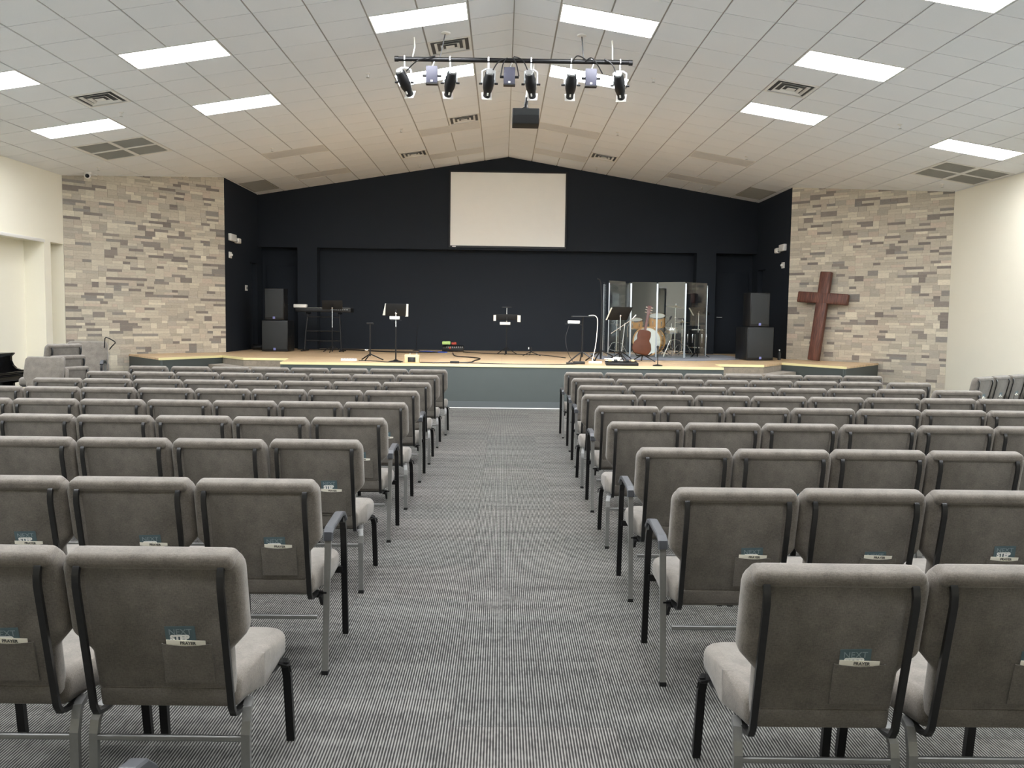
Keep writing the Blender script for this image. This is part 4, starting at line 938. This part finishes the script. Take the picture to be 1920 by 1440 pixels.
for i, c in enumerate(('tolex', 'charcoal', 'silver', 'charcoal', 'tolex')):
    part('pedal', MB().box((-0.2 + 0.1 * i, 0.03, 0.082), (0.06, 0.07, 0.03), 0.008, RX(0.1)), M[c], t)
t = thing('power_strip', 'white power strip at the foot of the tablet stand', 'power strip', (1.70, 15.28, ZS)); part('case', MB().box((0, 0, 0.022), (0.24, 0.06, 0.04), 0.008), M['paper'], t); part('outlet', MB().box((0, -0.01, 0.0425), (0.2, 0.02, 0.003)), M['charcoal'], t)
pts = [(2.0 + (0.10 + 0.002 * i) * math.cos(i * 0.7), 15.18 + 0.07 * math.sin(i * 0.7), ZS + 0.015 + 0.0035 * i) for i in range(30)]
cable(pts, 0.011, M['paper'], 'coil of white cable on the stage floor beside the power strip')
solo('adapter_box', MB().box((1.38, 15.0, ZS + 0.025), (0.2, 0.1, 0.05), 0.01).box((1.22, 15.02, ZS + 0.015), (0.14, 0.06, 0.03), 0.008), M['black'], 'flat black adapter on the stage floor left of the tablet stand', 'adapter')
solo('junction_box', MB().box((-0.82, 14.72, ZS + 0.02), (0.16, 0.06, 0.04), 0.008), M['black'], 'small black junction box on the stage edge right of the cream amplifier', 'junction box')
cable([(-1.42, 14.70, ZS + 0.012), (-1.2, 14.66, ZS + 0.012), (-1.0, 14.68, ZS + 0.012), (-0.9, 14.72, ZS + 0.012)], 0.010, M['black'], 'black cable between the cream amplifier and the junction box')
cable([(-0.74, 14.72, ZS + 0.014), (-0.55, 14.95, ZS + 0.012), (-0.5, 15.6, ZS + 0.012), (-0.42, 16.4, ZS + 0.012), (-0.62, 16.9, ZS + 0.012), (-0.95, 17.4, ZS + 0.012), (-1.1, 19.0, ZS + 0.012)], 0.012, M['black'], 'black cable running back from the junction box to the mixing unit')
cable([(-0.74, 14.70, ZS + 0.012), (-0.4, 14.66, ZS + 0.012), (0.0, 14.55, ZS + 0.012), (0.5, 14.56, ZS + 0.012), (1.1, 14.62, ZS + 0.012), (1.4, 14.92, ZS + 0.012)], 0.008, M['black'], 'black cable lying along the front edge of the stage')
cable([(-4.8, 19.9, ZS + 0.019), (-3.6, 19.9, ZS + 0.019), (-2.8, 19.2, ZS + 0.019), (-2.3, 19.0, ZS + 0.019), (-1.6, 19.0, ZS + 0.019), (-1.3, 19.5, ZS + 0.019)], 0.015, M['black'], 'thick black cable snaking along the back left of the stage')
cable([(-1.9, 19.4, ZS + 0.02), (-1.7, 19.1, ZS + 0.035), (-1.45, 19.15, ZS + 0.02), (-1.25, 19.3, ZS + 0.012)], 0.012, M['blue'], 'blue cable on the floor left of the mixing unit')
cable([(-0.9, 19.6, ZS + 0.012), (-0.3, 18.9, ZS + 0.012), (0.4, 18.7, ZS + 0.012), (0.9, 18.4, ZS + 0.012), (1.3, 17.2, ZS + 0.012)], 0.009, M['black'], 'black cable passing behind the centre music stand')
cable([(-2.55, 15.08, ZS + 0.01), (-2.2, 14.95, ZS + 0.01), (-2.0, 14.75, ZS + 0.01), (-1.75, 14.7, ZS + 0.01)], 0.008, M['black'], 'black cable from the long power strip to the round-based music stand')
cable([(1.28, 15.05, ZS + 0.03), (1.2, 15.3, ZS + 0.2), (1.17, 15.5, ZS + 0.45), (1.24, 15.56, ZS + 0.70)], 0.005, M['black'], 'thin black cable rising from the flat adapter to the side tray')
solo('gear_bag', MB().box((-5.60, 19.75, ZS + 0.061), (0.4, 0.4, 0.12), 0.05).box((-5.42, 19.6, ZS + 0.041), (0.3, 0.2, 0.08), 0.03), M['black'], 'low black bag slumped on the floor left of the left subwoofer', 'bag')
t = thing('water_bottle', 'clear bottle on the floor right of the right subwoofer', 'bottle', (5.86, 17.75, ZS)); part('body', MB().lathe([(0.03, 0), (0.034, 0.01), (0.034, 0.14), (0.014, 0.18), (0.014, 0.2)], 14), M['charcoal'], t); part('cap', MB().lathe([(0.016, 0.2), (0.016, 0.22), (0.0001, 0.22)], 12), M['white'], t)

# ------------------------------------------------------------------ drum corner
solo('drum_rug', MB().slab(rounded([(1.95, 17.0), (3.9, 16.75), (5.3, 17.9), (5.2, 19.95), (2.05, 19.9)], [0.05] * 5, 3), 0.010), M['rug'], 'blue-grey rug under the drum kit', 'rug', loc=(0, 0, ZS + 0.001))
P = [(2.15, 17.98), (2.18, 17.32), (2.71, 17.85), (3.27, 17.88), (3.80, 17.55), (4.36, 18.02)]
t = thing('drum_shield', 'folding clear acrylic drum shield around the drum kit', 'drum shield', (0, 0, 0)); ZP = 2.345
for i in range(5):
    p, q = Vector((*P[i], 0)), Vector((*P[i + 1], 0)); d = (q - p).normalized(); n = Vector((-d.y, d.x, 0)) * 0.005; p = p + d * 0.012; q = q - d * 0.012
    part('panel', MB().prism([((p + n).x, (p + n).y), ((q + n).x, (q + n).y), ((q - n).x, (q - n).y), ((p - n).x, (p - n).y)], ZS + 0.016, ZP), M['acrylic'], t)
for i in range(6):
    w = 0.032 if i in (2, 3, 4) else 0.014
    part('hinge_strip', MB().box((P[i][0], P[i][1] - 0.012, (ZS + ZP) / 2), (w, 0.02, ZP - ZS - 0.06 if i in (2, 3, 4) else ZP - ZS - 0.1), 0.003), M['alu'], t)
def drum(mb, r, d, Mx): return mb.lathe([(r, 0), (r, d)], 32, Mx)
t = thing('bass_drum', 'amber bass drum with a white front head', 'drum', (3.17, 18.40, ZS + 0.012), -0.4)
R0 = 0.31; BM = TR(0, 0, R0 + 0.02) @ RX(PI / 2)
part('shell', MB().lathe([(R0 - 0.01, -0.4), (R0 - 0.01, 0.0)], 36, BM), M['amber'], t)
part('front_head', MB().lathe([(R0 - 0.012, 0.004), (R0 - 0.06, 0.008), (0.0001, 0.01)], 36, BM), M['head'], t)
for zz in (-0.39, 0.0): part('hoop', MB().lathe([(R0 - 0.012, zz - 0.015), (R0 + 0.012, zz - 0.015), (R0 + 0.012, zz + 0.02), (R0 - 0.012, zz + 0.02)], 36, BM, caps=False), M['amber'], t)
for i in range(8):
    a = 2 * PI * (i + 0.5) / 8; part('lug', MB().box((math.cos(a) * (R0 + 0.005), 0.2, R0 + 0.02 + math.sin(a) * (R0 + 0.005)), (0.03, 0.08, 0.03), 0.006), M['chrome'], t)
for q in (-1, 1): part('spur', MB().tube([(q * 0.24, 0.1, 0.2), (q * 0.42, -0.02, 0.01)], 0.009, 6), M['chrome'], t)
def tom(x, y, z, r, d, tilt, label, legs=False, wrap='amber'):
    t = thing('tom_drum', label, 'drum', (x, y, z), -0.2, 'tom drums'); D = RX(tilt)
    part('shell', MB().lathe([(r, -d / 2), (r, d / 2)], 30, D), M[wrap], t); part('top_head', MB().lathe([(r - 0.004, d / 2 + 0.003), (0.0001, d / 2 + 0.005)], 30, D), M['head'], t); part('bottom_head', MB().lathe([(0.0001, -d / 2 - 0.002), (r - 0.004, -d / 2)], 30, D), M['head'], t)
    for zz in (-d / 2, d / 2): part('hoop', MB().lathe([(r, zz - 0.012), (r + 0.008, zz - 0.012), (r + 0.008, zz + 0.012), (r, zz + 0.012)], 30, D, caps=False), M['chrome'], t)
    for i in range(6):
        a = 2 * PI * i / 6; part('lug', MB().box((math.cos(a) * (r + 0.008), math.sin(a) * (r + 0.008), 0), (0.022, 0.022, d * 0.5), 0.005, D), M['chrome'], t)
    if legs:
        for i in range(3):
            a = 2 * PI * i / 3 + 0.3; part('floor_leg', MB().tube([(math.cos(a) * (r + 0.02), math.sin(a) * (r + 0.02), 0.1), (math.cos(a) * (r + 0.02), math.sin(a) * (r + 0.02), ZS + 0.014 - z)], 0.007, 6), M['chrome'], t)
    else: part('mount_post', MB().tube([(-r - 0.02, 0.03, -0.02), (-r - 0.05, 0.05, -0.1), (-r - 0.04, 0.1, -0.3)], 0.012, 8), M['chrome'], t)
    return t
tom(3.42, 18.62, 1.53, 0.175, 0.24, 0.35, 'amber rack tom mounted right of the bass drum')
tom(2.97, 18.72, 1.47, 0.14, 0.17, 0.3, 'amber rack tom half hidden behind the guitar neck')
tom(4.42, 19.1, 1.15, 0.2, 0.4, 0.0, 'large black floor tom in the right end of the shield', True, 'black')
t = thing('snare_drum', 'chrome snare drum on a low stand behind the bass drum', 'drum', (3.80, 18.95, 1.32), 0); part('shell', MB().lathe([(0.165, -0.07), (0.172, -0.06), (0.172, 0.06), (0.165, 0.07)], 30), M['chrome'], t); part('head', MB().lathe([(0.162, 0.072), (0.0001, 0.074)], 30), M['head'], t)
part('stand', tripod(MB().tube([(0, 0, -0.07), (0, 0, -0.4)], 0.012, 8), 0, 0.01).tube([(0, 0, -0.28), (0.2, 0.05, ZS + 0.02 - 1.32)], 0.009, 6).tube([(0, 0, -0.28), (-0.18, 0.08, ZS + 0.02 - 1.32)], 0.009, 6).tube([(0, 0, -0.28), (0.02, -0.2, ZS + 0.02 - 1.32)], 0.009, 6), M['chrome'], t)
def cymbal(x, y, z, r, tilt, label, boom=None):
    t = thing('cymbal_stand', label, 'cymbal', (x, y, ZS + 0.012), 0, 'cymbals on chrome stands'); h = z - ZS - 0.012
    D = TR(0, 0, h) @ RY(tilt)
    part('cymbal', MB().lathe([(r, 0), (r * 0.4, 0.018), (r * 0.2, 0.026), (0.012, 0.045), (0.0001, 0.046)], 32, D).lathe([(r, -0.002), (r * 0.4, 0.015), (0.0001, 0.03)], 32, D), M['brass'], t)
    part('wing_nut', MB().lathe([(0.014, 0.045), (0.014, 0.075), (0.0001, 0.08)], 10, D), M['chrome'], t)
    part('pole', MB().tube([(0, 0, 0.1), (0, 0, h * 0.55)], 0.016, 10).tube([(0, 0, h * 0.55), (0, 0, h + 0.02)], 0.010, 8).sphere((0, 0, h * 0.8), 0.025), M['chrome'], t)
    for i in range(3):
        a = [3.5, 5.9, 1.6][i]; c, s_ = math.cos(a), math.sin(a)
        part('leg', MB().bar([(0, 0, h * 0.36), (c * 0.12, s_ * 0.12, h * 0.33), (c * 0.27, s_ * 0.27, 0.012)], 0.022, 0.012).bar([(0, 0, 0.1), (c * 0.17, s_ * 0.17, h * 0.17)], 0.018, 0.008), M['chrome'], t)
cymbal(3.72, 18.15, 1.83, 0.2, 0.12, 'bronze crash cymbal on a chrome stand right of the amber tom')
cymbal(2.52, 18.55, 1.60, 0.19, 0.05, 'bronze cymbal on a chrome stand left of the bass drum')
cymbal(4.0, 18.72, 1.5, 0.18, 0.0, 'pair of hi-hat cymbals in the dark right end of the shield')
t = thing('drum_throne', 'round black drum stool behind the kit', 'stool', (3.60, 19.2, ZS + 0.012)); part('seat', MB().lathe([(0.0001, 0.44), (0.16, 0.44), (0.18, 0.46), (0.18, 0.51), (0.15, 0.53), (0.0001, 0.53)], 24), M['black'], t); part('post', MB().tube([(0, 0, 0.1), (0, 0, 0.45)], 0.018, 8), M['chrome'], t); part('legs', tripod(MB(), 0, 0.26, h=0.26), M['chrome'], t)
solo('drum_monitor', MB().box((3.62, 19.66, ZS + 0.72), (0.5, 0.2, 0.34), 0.02).tube([(3.62, 19.7, ZS + 0.014), (3.62, 19.7, ZS + 0.6)], 0.03, 8), M['black'], 'black monitor cabinet on a post behind the drum kit', 'monitor')
t = thing('microphone_stand', 'microphone on a slanted boom stand left of the bass drum', 'microphone stand', (2.42, 17.05, ZS)); part('base', tripod(MB(), 0, 0.24, h=0.16), M['black_steel'], t); part('pole', MB().tube([(0, 0, 0.1), (0.06, 0, 0.74)], 0.011, 8), M['chrome'], t); part('boom', MB().tube([(-0.22, 0, 0.52), (0.24, 0, 0.84)], 0.008, 6), M['chrome'], t); part('microphone', MB().tube([(0.22, 0, 0.83), (0.28, 0, 0.9)], 0.018, 8), M['chrome'], t)
t, D = music_stand(4.28, 18.40, -0.7, 1.08, 0.40, 0.26, -0.9, 'black music stand with a white page inside the right end of the shield', chrome_from=0.55)
part('book_page', MB().box((-0.18, -0.02, 0), (0.03, 0.006, 0.26), 0.0, D), M['paper'], t)
# guitar
t = thing('guitar_stand', 'black tubular stand holding the brown guitar', 'stand', (2.72, 16.25, ZS)); part('base', tripod(MB(), 0, 0.26, h=0.14, a0=-0.6, tk=0.012), M['black_steel'], t); part('yoke', MB().tube([(-0.16, -0.10, 0.16), (-0.12, 0.0, 0.12), (0.12, 0.0, 0.12), (0.16, -0.10, 0.16)], 0.011, 8), M['black_steel'], t); part('post', MB().tube([(0, 0, 0.1), (0.05, 0.12, 0.7)], 0.012, 8), M['black_steel'], t)
t = thing('acoustic_guitar', 'brown guitar leaning on a stand in front of the bass drum', 'guitar', (2.66, 16.16, ZS + 0.145)); t.rotation_euler = (-0.16, 0.17, -0.15)
ol = rounded([(-0.13, 0.0), (0.13, 0.0), (0.19, 0.10), (0.16, 0.22), (0.115, 0.28), (0.13, 0.36), (0.12, 0.46), (0.05, 0.475), (-0.05, 0.475), (-0.12, 0.46), (-0.13, 0.36), (-0.115, 0.28), (-0.16, 0.22), (-0.19, 0.10)], [0.06, 0.06, 0.09, 0.06, 0.05, 0.06, 0.05, 0, 0, 0.05, 0.06, 0.05, 0.06, 0.09], 4)
GM = RX(PI / 2)
part('body', MB().slab(ol, 0.10, 0.015, GM @ TR(0, 0, -0.05)), M['brown'], t)
part('neck', MB().bar([(0, 0.035, 0.42), (0, 0.035, 0.80)], 0.05, 0.028, (0, 1, 0)), M['neck'], t)
part('headstock', MB().slab([(-0.03, 0), (0.03, 0), (0.042, 0.17), (-0.042, 0.17)], 0.016, 0.003, TR(0, 0.05, 0.80) @ RX(PI / 2 - 0.2)), M['neck'], t)
for i in range(6): part('tuning_peg', MB().tube([((-1 if i % 2 else 1) * 0.03, 0.05, 0.83 + 0.05 * (i // 2)), ((-1 if i % 2 else 1) * 0.07, 0.05, 0.83 + 0.05 * (i // 2))], 0.01, 6), M['chrome'], t)

# ------------------------------------------------------------------ render look
w = bpy.data.worlds.new('world'); scene.world = w; w.use_nodes = True
w.node_tree.nodes['Background'].inputs[0].default_value = (0.86, 0.93, 1.0, 1); w.node_tree.nodes['Background'].inputs[1].default_value = 4.0
scene.view_settings.view_transform = 'Standard'; scene.view_settings.look = 'None'
scene.view_settings.exposure = 0.38; scene.view_settings.gamma = 1.0; scene.view_settings.use_curve_mapping = False
scene.cycles.max_bounces = 8; scene.cycles.diffuse_bounces = 5; scene.cycles.transparent_max_bounces = 12
scene.cycles.caustics_reflective = False; scene.cycles.caustics_refractive = False
